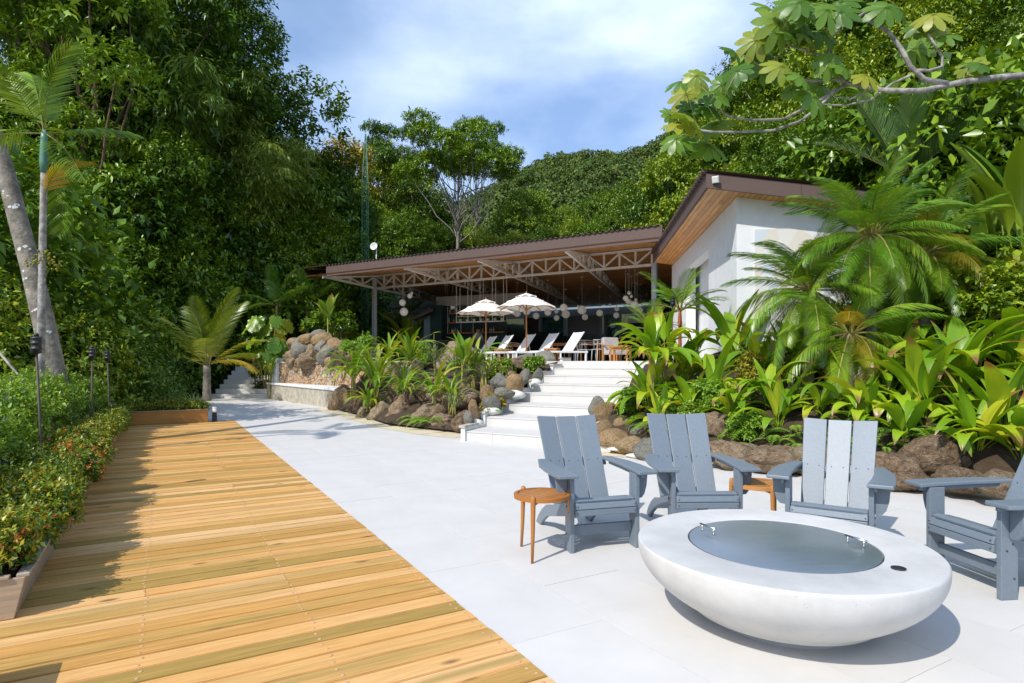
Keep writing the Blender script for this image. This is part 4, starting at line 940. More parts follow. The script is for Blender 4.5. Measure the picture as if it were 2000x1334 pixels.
# ---------------------------------------------------------------- sun loungers
def lounger(label, px, Y):
    p = at(px, 704, Y); p.z = 1.445
    t = thing('sun_lounger', label, 'sun lounger', tuple(p), math.atan2(.44, .90), 'white sun loungers on the terrace')
    Lg = 1.25; w = .64; z = .34
    for y in (-w / 2, w / 2): MB().box((-Lg / 2 + .30, y, z - .03), (Lg + .6, .045, .06)).build('side_rail', M['white'], t)
    for x in (-Lg + .02, .57): MB().box((x, 0, z - .031), (.045, w - .046, .05)).build('end_rail', M['white'], t)
    for x in (-Lg + .06, -.45, .52):
        for y in (-w / 2 + .001, w / 2 - .001): MB().box((x, y, (z - .06) / 2), (.04, .04, z - .061)).build('leg', M['white'], t)
    MB().box((-Lg / 2, 0, z - .006), (Lg, w - .05, .012)).build('seat_sling', M['sling'], t)
    a = R(54); d = Vector((math.cos(a), 0, math.sin(a)))
    MB().bar(Vector((.0,0,z)), Vector((.0,0,z)) + d * .78, w - .05, .014, (0,1,0) if False else (-d.z, 0, d.x)).build('backrest', M['sling'], t)
    for y in (-w / 2 + .01, w / 2 - .01): MB().bar(Vector((0,y,z)), Vector((0,y,z)) + d * .80, .03, .03, (-d.z, 0, d.x)).build('back_rail', M['white'], t)
    MB().bar((.42, 0, z - .02), tuple(Vector((0,0,z)) + d * .55), .02, .02).build('back_prop', M['white'], t)
for lb, px, Y in (('white sun lounger by the pavilion steps, rightmost of the row', 1108, 20.6), ('white sun lounger second from the right in the terrace row', 1060, 21.5), ('white sun lounger in the middle of the terrace row behind the umbrella pole', 1016, 22.3), ('white sun lounger second from the left in the terrace row', 974, 23.2), ('white sun lounger at the left end of the terrace row', 943, 24.2)): lounger(lb, px, Y)
def small_table(label, px, Y, w=.5, h=.42):
    p = at(px, 704, Y); p.z = 1.445; t = thing('wooden_table', label, 'table', tuple(p), -.4, 'wooden tables on the terrace')
    MB().box((0,0,h), (w, w, .04)).build('top', M['teak'], t); MB().box((0,0,h - .06), (w * .86, w * .86, .06)).build('apron', M['teak'], t)
    for x in (-1, 1):
        for y in (-1, 1): MB().box((x * (w / 2 - .04), y * (w / 2 - .04), h / 2 - .011), (.05, .05, h - .022)).build('leg', M['teak'], t)
small_table('low wooden side table between the two left loungers', 982, 22.4); small_table('low wooden side table between the two right loungers', 1078, 21.0, .45)
small_table('low wooden side table at the right end of the terrace', 1212, 19.6, .6, .45)
for lb, px, Y in (('wooden dining table behind the second lounger from the right', 1100, 26.5), ('wooden dining table behind the rightmost lounger', 1158, 25.0), ('wooden dining table deep under the pavilion behind the loungers', 1010, 27.5), ('wooden dining table at the right edge of the pavilion floor', 1190, 24.0)): small_table(lb, px, Y, .85, .75)
def metal_chair(label, px, Y, rz):
    p = at(px, 704, Y); p.z = 1.445; t = thing('metal_chair', label, 'chair', tuple(p), rz, 'grey metal dining chairs')
    for x in (-.24, .24):
        for y in (-.24, .24): MB().tube([(x * 1.08, y * 1.08, 0), (x, y, .44)], .013, 6).build('leg', M['truss_blue'], t, True)
    MB().box((0,0,.45), (.5, .5, .02)).build('seat', M['truss_blue'], t)
    for z in (.66, .82): MB().tube([(-.26,-.2,z - .04), (-.25,.1,z - .01), (-.16,.25,z), (.16,.25,z), (.25,.1,z - .01), (.26,-.2,z - .04)], .012, 6).build('back_rail', M['truss_blue'], t, True)
    for x in (-.16, 0, .16): MB().tube([(x,.24,.46), (x,.25,.82)], .008, 5).build('back_bar', M['truss_blue'], t, True)
metal_chair('grey metal armchair beside the rightmost lounger', 1173, 23.2, .3); metal_chair('grey metal armchair behind the rightmost lounger', 1146, 24.2, 2.2)
metal_chair('grey metal armchair at the table behind the middle loungers', 1118, 26.4, -.7); metal_chair('grey metal armchair deep under the pavilion left of the umbrella pole', 1000, 27.0, .8)
lc = at(1204, 704, 21.2); lc.z = 1.445; t = thing('lounge_chair', 'grey cushioned lounge chair by the low table at the right end of the terrace', 'chair', tuple(lc), .5)
MB().box((0,0,.30), (.66,.66,.16)).build('seat_cushion', M['greywall'], t, bevel=.03); MB().box((0,.32,.58), (.66,.14,.5), Matrix.Rotation(R(-14), 3, 'X')).build('back_cushion', M['greywall'], t, bevel=.03)
for x in (-.36, .36):
    MB().bar((x,-.32,.52), (x,.34,.56), .05, .03).build('armrest', M['teak'], t)
    for y in (-.3, .3): MB().box((x, y, .25), (.04,.04,.5)).build('leg', M['teak'], t)
# ---------------------------------------------------------------- globe pendants: px, py, radius px, py of the rod top
GL = [(786,591,6.5,538), (789,609,8,537), (800.5,578,5,541), (804.5,572.6,2.6,548), (870,612,6.7,556), (884,599.5,5,552), (874,589,2.8,556),
 (1010,612,7,552), (1029,607,8,534), (1047,617,6.4,569), (1070,610,6.8,547), (1086.6,608.6,4,580), (1087,621,5.4,584), (1101,601,7.6,525), (1105,613.6,8,565),
 (1136.6,605.4,8.6,541), (1142.6,619.4,6,581), (1171,611.4,6.4,560), (1191.4,596,2.6,578), (1204.8,603,4.6,584), (1203.6,616,5.8,586), (1129,598.6,2.4,581), (1046,600,3,569)]
GC = [(1228.6,572.4,3.4,519), (1222,582.6,5.4,515), (1233,579,3,539), (1227,588.6,5.2,535), (1239.6,596,7.6,516), (1245,602.4,6.8,535), (1242,586,3,552), (1250,606,5.6,555), (1234,592,4.5,552)]
def ceil_z(p):
    # height of the sloping timber ceiling above a point
    s = cross_t(POST, PR, p, PN); q = POST + PR * s; dd = (p - q).dot(PN)
    tot = (ceil_pt(s, 'b') - q).dot(PN); tf = (ceil_pt(s, 'f') - q).dot(PN)
    return zm + (zb - zm) * dd / tot if dd >= 0 else zm + (zf - zm) * dd / tf
for lst, lab, grp in ((GL, 'white globe pendant on a thin rod under the timber ceiling', 'white globe pendants under the pavilion roof'), (GC, 'white globe pendant in the staggered cluster beside the white building', 'cluster of globe pendants beside the white building')):
    for px, py, r, tp in lst:
        Y = FOC * 4.2 / (HOR - tp)
        for _ in range(8):
            p = at(px, py, Y); zc = ceil_z(Vector((p.x, p.y, 0))); Y = FOC * (zc - E - .01) / (HOR - tp)
        p = at(px, py, Y); rad = max(.07, r / FOC * Y); p.z = max(p.z, 1.6)
        t = thing('globe_pendant', lab, 'pendant lamp', tuple(p), 0, grp)
        MB().sphere((0,0,0), rad, 20, 12).build('globe', M['globe'], t, True); zc = ceil_z(Vector((p.x, p.y, 0))) - p.z
        MB().tube([(0,0,rad * .98), (0,0,zc - .05)], .009, 6).build('rod', M['white'], t, True); MB().lathe([(.07, zc - .05), (.075, zc - .002)], 14).build('ceiling_cap', M['white'], t, True)
# ---------------------------------------------------------------- satellite dish and radio mast
dp = at(735, 497, 31.5); t = thing('satellite_dish', 'small white satellite dish on a pole above the pavilion roof', 'satellite dish', tuple(dp))
MB().tube([(0,0,-.6), (0,0,.30)], .03, 8).build('mast', M['white'], t, True)
o = MB().lathe([(.002, 0), (.08, .012), (.16, .05), (.20, .085)], 24, cap=False).build('reflector', M['white'], t, True); o.location = (-.08, -.08, .38); o.rotation_euler = (R(80), 0, R(-12)); o.modifiers.new('t', 'SOLIDIFY').thickness = .012
MB().bar((-.08,-.1,.38), (-.06,-.26,.34), .02, .02).build('feed_arm', M['truss'], t)
tw = at(714, 560, 36); t = thing('radio_mast', 'slim green lattice radio mast rising above the trees', 'mast', (tw.x, tw.y, terr(tw.x, tw.y) - .2)); M['mastg'] = plain('green_mast_paint', (.08,.22,.12), .5)
Ht = at(714, 262, 36).z - t.location.z
legs = []
for i in range(3):
    a = R(90 + 120 * i); legs.append([Vector((math.cos(a) * .24, math.sin(a) * .24, 0)), Vector((math.cos(a) * .21, math.sin(a) * .21, Ht * .78)), Vector((math.cos(a) * .03, math.sin(a) * .03, Ht))])
    MB().tube(legs[-1], .022, 6).build('leg', M['mastg'], t, True)
def lp(i, z):
    a, b, c = legs[i]; return a.lerp(b, z / b.z) if z < b.z else b.lerp(c, (z - b.z) / (c.z - b.z))
m = MB(); k = 24
for j in range(k):
    z0 = Ht * j / k; z1 = Ht * (j + 1) / k
    for i in range(3): m.bar(lp(i, z0), lp((i + 1) % 3, z1), .016, .016); m.bar(lp(i, z1), lp((i + 1) % 3, z1), .016, .016)
m.build('lattice', M['mastg'], t); MB().tube([(0,0,Ht - .1), (0,0,Ht + .75)], .012, 6).build('antenna', M['mastg'], t, True)
# ---------------------------------------------------------------- barman
def person():
    p = WA + wd * 2.98 + Vector((wd.y, -wd.x, 0)) * .45; p.z = F0
    t = thing('person', 'person in a light blue shirt standing behind the bar', 'person', tuple(p), wrot)
    me = bpy.data.meshes.new('body')
    V = [(0,0,.95), (0,0,1.15), (0,.0,1.38), (0,0,1.48), (0,-.01,1.60), (0,-.02,1.72), (-.19,0,1.40), (-.25,.02,1.12), (-.22,-.18,.98), (-.2,-.27,.99), (.19,0,1.40), (.25,.02,1.12), (.22,-.18,.98), (.2,-.27,.99), (-.1,0,.9), (-.1,0,.48), (-.1,.02,.08), (-.1,-.12,.04), (.1,0,.9), (.1,0,.48), (.1,.02,.08), (.1,-.12,.04)]
    Ed = [(0,1), (1,2), (2,3), (3,4), (4,5), (2,6), (6,7), (7,8), (8,9), (2,10), (10,11), (11,12), (12,13), (0,14), (14,15), (15,16), (16,17), (0,18), (18,19), (19,20), (20,21)]
    rad = [.14,.13,.14,.055,.095,.07,.06,.045,.035,.03,.06,.045,.035,.03,.085,.06,.045,.035,.085,.06,.045,.035]
    me.from_pydata(V, Ed, []); o = ob('body', me, t); me.materials.append(plain('skin', (.30,.16,.10), .6))
    sk = o.modifiers.new('skin', 'SKIN'); sv = me.skin_vertices[0].data
    for i, r in enumerate(rad): sv[i].radius = (r, r * .85)
    sv[0].use_root = True; o.modifiers.new('sub', 'SUBSURF').levels = 1
    MB().lathe([(.155, .92), (.165, 1.1), (.185, 1.3), (.19, 1.40), (.10, 1.49), (.07, 1.5)], 14).build('shirt', plain('light_blue_shirt', (.30,.40,.55), .8), t, True)
    for s in (-1, 1): MB().tube([(s * .17,0,1.41), (s * .25,.01,1.22), (s * .262,.02,1.1)], [.085, .07, .062], 10).build('sleeve', bpy.data.materials['light_blue_shirt'], t, True)
    MB().lathe([(.125, 1.68), (.128, 1.74), (.09, 1.81), (.01, 1.835)], 14, (0,.015,0)).build('hair', M['black'], t, True)
    m = MB()
    for s in (-1, 1): m.sphere((s * .035, -.105, 1.665), .012, 6, 4)
    m.build('eyes', M['black'], t, True); MB().sphere((0, -.118, 1.625), .02, 8, 6).build('nose', bpy.data.materials['skin'], t, True)
person()
# ================================================================ ROCKS
def rock_mesh(seed, mat, cuts=5):
    rs = random.Random(seed); bm = bmesh.new(); bmesh.ops.create_icosphere(bm, subdivisions=4, radius=1)
    planes = []
    for _ in range(cuts):
        n = Vector((rs.uniform(-1,1), rs.uniform(-1,1), rs.uniform(-.6,1))).normalized(); planes.append((n, rs.uniform(.62,.9)))
    off = Vector((rs.uniform(0,50), rs.uniform(0,50), 0))
    for v in bm.verts:
        p = v.co.copy()
        for n, d in planes:
            e = p.dot(n) - d
            if e > 0: p -= n * e * .85
        p *= 1 + .22 * noise.noise(p * 1.1 + off) + .13 * noise.noise(p * 2.7 + off) * (1.3 if cuts > 4 else .5) + .06 * noise.noise(p * 6.5 + off) * (1.3 if cuts > 4 else .4)
        v.co = p
    me = bpy.data.meshes.new('rock'); bm.to_mesh(me); bm.free(); me.polygons.foreach_set('use_smooth', [True] * len(me.polygons)); me.materials.append(M[mat]); return me
RK = {m: [rock_mesh(10 * i + j, m, 6 if m == 'rock_brown' else 3) for j in range(5)] for i, m in enumerate(('rock_brown', 'rock_tan', 'rock_grey'))}
rr_ = random.Random(3)
def rock(label, group, px, py, Y, w, h, mat='rock_brown', name='boulder'):
    if mat == 'rock_brown' and 640 < px and w < 100:
        q = snap(px, py + h * .25, Y)
        if q and py < 880 and (px > 1150 or q > Y): Y = q
    p = at(px, py, Y); s = w / 2 / FOC * Y; sz = h / 2 / FOC * Y
    o = ob(name, rr_.choice(RK[mat]), None, tuple(p), (rr_.uniform(-.25,.25), rr_.uniform(-.25,.25), rr_.uniform(0,6.28)), (s * 1.12, s * rr_.uniform(.8,1.1), sz * 1.18))
    return tag(o, label, 'rock', group)
G1 = 'brown boulders edging the left rock garden'
for px, py, Y, w, h in [(668,785,18.2,52,60), (700,790,17.0,46,40), (720,812,15.8,44,36), (745,812,15.2,50,44), (785,805,14.6,70,54), (775,765,15.3,50,58), (812,775,14.8,60,54), (760,735,16.2,50,46), (838,812,13.7,60,40), (868,825,13.0,56,30), (900,780,13.2,72,50), (905,822,12.4,52,36), (865,770,13.9,60,50), (840,740,14.6,56,40), (880,712,15.6,60,36), (715,760,17.0,44,50), (930,745,13.8,40,46), (800,725,16.0,60,44), (985,722,15.2,66,28), (1030,715,16.0,70,24)]:
    rock('brown boulder stacked in the retaining edge of the left rock garden', G1, px, py, Y, w, h)
rock('large flat brown boulder topping the left rock garden beside the loungers', None, 905, 692, 17.6, 84, 36)
G2 = 'tan and grey river stones along the staircase'
for px, py, Y, w, h, mt in [(978,748,13.6,38,32,'rock_grey'), (1002,750,13.5,40,34,'rock_tan'), (1024,738,14.2,26,30,'rock_grey'), (1050,735,15.0,22,28,'rock_grey'), (952,770,12.8,30,30,'rock_tan'), (978,770,12.9,50,22,'rock_grey'), (960,788,12.3,34,28,'rock_grey'), (925,800,11.9,24,36,'rock_tan'), (915,818,11.6,26,26,'rock_grey'), (1032,702,18.4,36,18,'rock_grey'), (1066,700,18.0,38,26,'rock_grey'), (995,738,14.4,26,24,'rock_tan'), (1016,764,13.6,12,12,'rock_tan')]:
    rock('rounded %s river stone set in white mortar beside the staircase' % ('tan' if mt == 'rock_tan' else 'grey'), G2 + (', tan' if mt == 'rock_tan' else ', grey'), px, py, Y, w, h, mt, 'river_stone')
G3 = 'stones at the foot of the right garden'
for px, py, Y, w, h, mt in [(1185,810,10.9,50,44,'rock_tan'), (1178,843,10.3,44,38,'rock_tan'), (1200,858,9.85,62,30,'rock_tan'), (1228,870,9.5,56,34,'rock_tan'), (1258,866,9.6,30,16,'rock_grey'), (1282,880,9.1,80,34,'rock_grey'), (1345,872,8.9,70,44,'rock_tan'), (1165,795,11.5,30,36,'rock_grey'), (1215,832,10.3,40,30,'rock_tan'), (1250,845,9.9,40,30,'rock_grey')]:
    rock('rounded %s stone in the mortar kerb right of the staircase' % ('tan' if mt == 'rock_tan' else 'grey'), G3 + (', tan' if mt == 'rock_tan' else ', grey'), px, py, Y, w, h, mt, 'river_stone')
for px, py, Y, w, h in [(1440,888,8.25,110,52), (1520,896,7.95,110,50), (1590,900,7.7,80,50), (1745,915,7.0,130,64), (1815,890,7.1,110,80), (1680,905,7.3,70,40), (1880,935,6.5,90,40), (1960,945,6.1,100,50), (1500,770,9.6,60,44), (1560,715,10.2,70,44), (1650,735,9.9,70,60), (1850,880,7.0,70,60), (1400,830,9.2,60,50), (1520,690,11,60,30), (1700,690,10.4,60,36)]:
    rock('weathered brown boulder in the slope behind the adirondack chairs', 'brown boulders of the right garden slope', px, py, Y, w, h)
for k, (x, y, sx, sz) in enumerate([(5.7, 6.25, .5, .36), (6.5, 5.75, .55, .42), (7.3, 5.3, .5, .36), (8.1, 4.85, .55, .4), (6.1, 6.3, .4, .7), (7.0, 5.9, .45, .7), (7.8, 5.5, .5, .7)]):
    o = ob('boulder', RK['rock_brown'][k % 5], None, (x, y, sz * .45), (0, 0, k * 1.7), (sx, sx * .8, sz)); tag(o, 'weathered brown boulder at the foot of the right bed, beyond the chairs', 'rock', 'brown boulders beyond the right chair')
rock('small pale stone wedged in the right garden slope', None, 1600, 753, 9.3, 20, 13, 'rock_grey', 'stone')
for k, (px, py, w, h, mt) in enumerate([(590,680,36,34,'rock_grey'), (612,690,30,26,'rock_brown'), (630,664,40,18,'rock_tan'), (608,703,60,22,'rock_brown'), (645,692,44,26,'rock_grey'), (665,700,40,28,'rock_brown'), (655,676,30,22,'rock_tan'), (680,680,34,20,'rock_brown'), (632,682,30,22,'rock_grey'), (575,700,36,24,'rock_brown'), (600,665,34,18,'rock_tan'), (692,694,30,18,'rock_brown'), (648,708,30,16,'rock_tan'), (622,655,26,14,'rock_grey'), (575,672,24,18,'rock_tan')]):
    c = {'rock_grey': 'grey', 'rock_tan': 'tan', 'rock_brown': 'brown'}[mt]
    rock('%s stone in the rock pile above the mosaic wall' % c, 'stones of the far rock pile, ' + c, px, py, 23.2 - (px - 575) * .027 - (py - 655) * .012, w * 1.1, h * 1.25, mt, 'stone')
rock('large brown stone in the core of the far rock pile, left half', None, 605, 698, 22.9, 90, 66, 'rock_brown', 'stone'); rock('large brown stone in the core of the far rock pile, right half', None, 655, 698, 21.8, 90, 60, 'rock_brown', 'stone')
mo = MB()                               # white mortar bedding between the kerb stones
for px, py, Y, w, h in [(1188,850,10.2,80,22), (1215,872,9.6,90,16), (1262,884,9.2,110,16), (1180,825,10.7,46,26), (1005,768,13.4,60,34), (960,800,12.2,44,30), (1045,745,14.7,46,28), (930,822,11.75,40,26)]:
    p = at(px, py, Y); mo.sphere(p, 1, 12, 8)
    for i in range(len(mo.v) - 12 * 9, len(mo.v)):
        q = mo.v[i] - p; q = Vector((q.x * w * .36 / FOC * Y, q.y * .18, q.z * h * .30 / FOC * Y)) - Vector((0, 0, .04)); mo.v[i] = p + q * (1 + .3 * noise.noise((p + q) * 6))
struct('mortar_bedding', mo.build('mortar_bedding', M['mortar'], None, True))
# ================================================================ FOLIAGE GENERATORS
def unit(a): return a / np.maximum(1e-9, np.linalg.norm(a, axis=-1, keepdims=True))
def leaf_tris(P, A, N, L, W, droop=0.):
    """P base, A axis, N normal (n,3); returns folded two-triangle leaves"""
    A = unit(A); N = unit(N - A * (N * A).sum(-1, keepdims=True)); S = np.cross(A, N)
    L = L[:, None]; W = W[:, None]
    mid = P + A * L * .42; tip = P + A * L; tip[:, 2] -= droop * L[:, 0]
    V = np.stack([P, mid + S * W * .5 + N * W * .16, tip, mid - S * W * .5 + N * W * .16], 1)
    n = len(P); b = np.arange(n)[:, None] * 4
    T = np.concatenate([b + np.array([[0, 1, 2]]), b + np.array([[0, 2, 3]])], 0)
    return V.reshape(-1, 3), T
def crown(name, clumps, nspr, K, leafL, leafW, mat, seed, droop=.25, shell=(.55, 1.), up=.15, spr=2.0, flat=1., low=-.35):
    rs = np.random.RandomState(seed); cl = np.array(clumps, float); w = cl[:, 3] ** 2; w /= w.sum()
    idx = rs.choice(len(cl), nspr, p=w); d = unit(rs.normal(size=(nspr, 3)))
    d[:, 2] = np.where(d[:, 2] < low, -d[:, 2] * .6, d[:, 2]); d = unit(d)
    rad = cl[idx, 3] * (shell[0] + (shell[1] - shell[0]) * rs.rand(nspr) ** .6) * (1 + .12 * rs.normal(size=nspr))
    off = d * rad[:, None]; off[:, 2] *= flat; pos = cl[idx, :3] + off
    a = unit(d + rs.normal(size=(nspr, 3)) * .55 + np.array([0, 0, up])); ls = leafL * spr * (.7 + .6 * rs.rand(nspr))
    P = []; A = []; N = []; LL = []
    for k in range(K):
        t = (k + .5) / K; ph = 2.4 * k + rs.rand(nspr) * .8
        e1 = unit(np.cross(a, np.array([.2, .1, 1.]))); e2 = np.cross(a, e1)
        rdir = e1 * np.cos(ph)[:, None] + e2 * np.sin(ph)[:, None]
        ax = unit(a * .55 + rdir * .8 + np.array([0, 0, -droop]) + rs.normal(size=(nspr, 3)) * .15)
        P.append(pos + a * (ls * (t - .5))[:, None]); A.append(ax)
        N.append(unit(np.array([0, 0, .9]) + d * .5 + rs.normal(size=(nspr, 3)) * .35)); LL.append(leafL * (.65 + .6 * rs.rand(nspr)))
    P = np.concatenate(P); A = np.concatenate(A); N = np.concatenate(N); LL = np.concatenate(LL)
    V, T = leaf_tris(P, A, N, LL, LL * leafW / leafL, .12)
    return np_mesh(name, V, T, mat)
def trunk_mesh(path, rad, limbs, mat, n=9):
    m = MB(); m.tube(path, rad, n)
    for pts, r in limbs: m.tube(pts, r, 6)
    return m.mesh('trunk', mat, True, False)
def limb(a, b, r0, r1, sag, rs):
    a = Vector(a); b = Vector(b); L = (b - a).length; pts = []
    for i in range(6):
        t = i / 5; p = a.lerp(b, t) + Vector((rs.uniform(-1,1), rs.uniform(-1,1), rs.uniform(-1,1))) * L * .05 * (0 < i < 5) + Vector((0,0,-sag * L * math.sin(t * math.pi)))
        pts.append(tuple(p))
    return pts, [r0 + (r1 - r0) * i / 5 for i in range(6)]
ARCH = {}
def arch_tree(key, seed, height, trunk_h, rad, nclump, nspr, K, leafL, leafW, mat, bark, clr=(.8, 1.5), droop=.25, shape='round', r0=.18, up=.15, spr=2.0, flat=1.):
    rs = random.Random(seed); cl = []; limbs = []
    lean = Vector((rs.uniform(-.4,.4), rs.uniform(-.4,.4), 0))
    path = [Vector((0,0,-.6)), Vector((0,0,0)), lean * .3 + Vector((0,0,trunk_h * .5)), lean * .7 + Vector((0,0,trunk_h)), lean + Vector((0,0,trunk_h + (height - trunk_h) * .55))]
    for i in range(nclump):
        a = 2 * math.pi * (i * .382 + rs.random() * .12); t = (i + .5) / nclump
        cr = rs.uniform(*clr)
        if shape == 'round':
            z = trunk_h + (height - trunk_h) * t * .92; r = rad * math.sqrt(max(.05, 1 - (2 * t - .85) ** 2 / 1.5)) * rs.uniform(.45, 1.)
        elif shape == 'umbrella':
            z = trunk_h + (height - trunk_h) * (.45 + .5 * rs.random()); r = rad * math.sqrt(rs.random())
            z += (1 - (r / rad) ** 2) * (height - trunk_h) * .15
        elif shape == 'column':
            z = trunk_h + (height - trunk_h) * t; r = rad * rs.uniform(.2, 1.) * (1.1 - .6 * t)
        else:
            z = trunk_h + (height - trunk_h) * t * .9; r = rad * rs.uniform(.3, 1.)
        c = (r * math.cos(a) + lean.x, r * math.sin(a) + lean.y, z, cr); cl.append(c)
        st = path[3].lerp(path[2], rs.random() * .5) if rs.random() < .6 else path[3].lerp(path[4], rs.random())
        if bark: limbs.append(limb(st, c[:3], r0 * .36, r0 * .07, .06, rs))
    tm = trunk_mesh(path, [r0 * 1.35, r0 * 1.15, r0 * .9, r0 * .75, r0 * .3], limbs, M[bark], 9) if bark else None
    ARCH[key] = (tm, crown('crown', cl, nspr, K, leafL, leafW, M[mat], seed, droop, up=up, spr=spr, flat=flat), height)
arch_tree('broad', 1, 9, 2.2, 3.0, 16, 3300, 8, .205, .088, 'lf_jungle', 'bark_grey', (1.0, 1.7))
arch_tree('broad2', 2, 10, 2.6, 3.2, 18, 3500, 8, .195, .08, 'lf_jungle', 'bark_pale', (.9, 1.6))
arch_tree('dark', 3, 11, 2.5, 3.2, 20, 2600, 8, .22, .10, 'lf_dark', 'bark_red', (.9, 1.6))
arch_tree('light', 4, 8, 2.2, 2.6, 14, 2700, 8, .20, .085, 'lf_light', 'bark_pale', (.8, 1.5))
arch_tree('yellow', 5, 8, 2.4, 2.8, 14, 1900, 8, .22, .10, 'lf_yellow', 'bark_grey', (.8, 1.4))
arch_tree('tall', 6, 17, 6.5, 3.6, 26, 3400, 8, .22, .085, 'lf_dark', 'bark_red', (.8, 1.5), r0=.26)
arch_tree('slender', 8, 10, 2.6, 2.2, 20, 1500, 8, .26, .085, 'lf_light', 'bark_grey', (.5, .95), .75, 'column', .13, up=-.05, spr=2.6)
arch_tree('emergent', 9, 15, 7.5, 4.6, 26, 3000, 9, .22, .10, 'lf_dark', 'bark_grey', (.8, 1.35), .1, 'umbrella', .16, flat=.55)
arch_tree('bush', 10, 2.6, .3, 1.5, 9, 1150, 8, .21, .10, 'lf_jungle', None, (.7, 1.0))
arch_tree('bush_dark', 11, 3.0, .3, 1.6, 10, 1150, 8, .20, .09, 'lf_dark', None, (.7, 1.0))
arch_tree('bush_fine', 13, 2.6, .3, 1.5, 11, 2300, 8, .115, .055, 'lf_jungle', None, (.6, .95))
arch_tree('bush_big', 12, 3.2, .3, 1.6, 11, 1300, 7, .24, .13, 'lf_light', None, (.7, 1.0))
def bamboo():
    rs = random.Random(5); np_r = np.random.RandomState(5); m = MB(); P = []; A = []; N = []; L = []
    for i in range(16):
        a = rs.uniform(-1.2, 1.0); h = rs.uniform(11, 16.5); out = rs.uniform(.8, 4.2); pts = []
        for j in range(10):
            t = j / 9; r = out * t ** 2.2; z = h * (t - .16 * t ** 4 * (out / 2)); pts.append(Vector((r * math.cos(a) + .3 * math.cos(i * 2.1), r * math.sin(a) * .8 + .3 * math.sin(i * 2.1), z)))
        m.tube(pts, [.05 * (1 - .85 * j / 9) for j in range(10)], 6)
        for s in range(150):
            t = .3 + .7 * rs.random() ** .75; f = t * 9; q = pts[int(min(8, f))].lerp(pts[int(min(8, f)) + 1], f - int(min(8, f)))
            dirn = Vector((rs.gauss(0,1) + .5, rs.gauss(0,1), rs.gauss(-.1,.5))).normalized(); ln = rs.uniform(.4, 1.5) * (1.25 - t * .5)
            for k in range(9):
                b = q + dirn * ln * (k + 1) / 9 + Vector((0,0,-.35 * ln * ((k + 1) / 9) ** 2))
                ax = (dirn * .8 + Vector((rs.gauss(0,.5), rs.gauss(0,.5), -.55 + rs.gauss(0,.3)))).normalized(); P.append(b); A.append(ax); N.append((rs.gauss(0,.5), rs.gauss(0,.5), 1)); L.append(rs.uniform(.18, .34))
    L = np.array(L); V, T = leaf_tris(np.array([tuple(p) for p in P]), np.array([tuple(p) for p in A]), np.array(N), L, L * .17, .15)
    ARCH['bamboo'] = (m.mesh('culms', M['lf_bamboo'], True, False), np_mesh('foliage', V, T, M['lf_bamboo']), 15)
bamboo()
def place_tree(key, label, cat, px, Y, top=None, group=None, rz=None, s=None, x=None, name='tree', base=None, wide=1.):
    X = (px - 1000) / FOC * Y if x is None else x
    z = terr(X, Y) if base is None else base
    tm, cm, h = ARCH[key]
    if s is None: s = (at(px, top, Y).z - z) / h
    rs = random.random() * 6.28 if rz is None else rz
    t = thing(name, label, cat, (X, Y, z), rs, group, (s * wide, s * wide, s))
    if tm: ob('trunk' if key != 'bamboo' else 'culms', tm, t)
    ob('crown' if not key.startswith('bush') else 'foliage', cm, t)
    return t
# ---- jungle: left wall
GJ = 'trees of the jungle wall left of the deck'
for key, px, Y, top in [('tall',195,25,-110), ('dark',330,29,60), ('tall',60,28,-200), ('tall',400,34,-100), ('dark',480,36,140), ('broad2',150,28,170), ('tall',290,31,-60), ('broad',-20,26,230), ('tall',-20,32,-160), ('broad2',580,40,300), ('broad',90,25,340), ('dark',545,33,340), ('broad',420,31,310), ('dark',340,27,340), ('dark',470,32,400), ('broad2',600,35,400), ('broad',230,26,300), ('broad2',615,44,340), ('broad2',-40,21,330), ('dark',180,22,430)]:
    place_tree(key, {'tall': 'tall dark-leaved jungle tree with reddish trunk in the left jungle wall', 'dark': 'dense dark jungle tree in the shaded left jungle wall', 'broad': 'mid-green broadleaf tree in the left jungle wall', 'broad2': 'mid-green pale-barked tree in the left jungle wall'}[key], 'tree', px, Y, top, GJ + ', ' + key)
place_tree('emergent', 'tall tree with bare reddish trunk and spreading limbs above the left jungle', 'tree', 205, 27, -120, None, 1.2, name='tree', wide=.8)
limb_tree = [o for o in bpy.data.objects if o.get('label', '').startswith('tall tree with bare reddish')][0]
for o in limb_tree.children:
    if o.name.startswith('trunk'): o.material_slots[0].link = 'OBJECT'; o.material_slots[0].material = M['bark_red']
place_tree('bamboo', 'feathery bamboo clump arching over the sky left of centre', 'bamboo', 455, 31, None, None, 0, 1.05, name='bamboo')
place_tree('bamboo', 'feathery bamboo clump drooping into the top of the picture', 'bamboo', 250, 27, None, None, .2, 1.32, name='bamboo')
place_tree('slender', 'slender tree with drooping yellow-green leaves beside the deck planters', 'tree', 278, 28.5, 225, None, 1.0, name='tree')
place_tree('slender', 'second slender tree with drooping leaves, right of the first', 'tree', 330, 31, 330, None, 2.2, name='tree')
place_tree('slender', 'slender drooping-leaved tree between the leaning trunk and the planters', 'tree', 170, 24.5, 290, None, 4.0, name='tree')
place_tree('slender', 'slender drooping-leaved tree at the left picture edge', 'tree', -40, 23, 290, None, 5.0, name='tree')
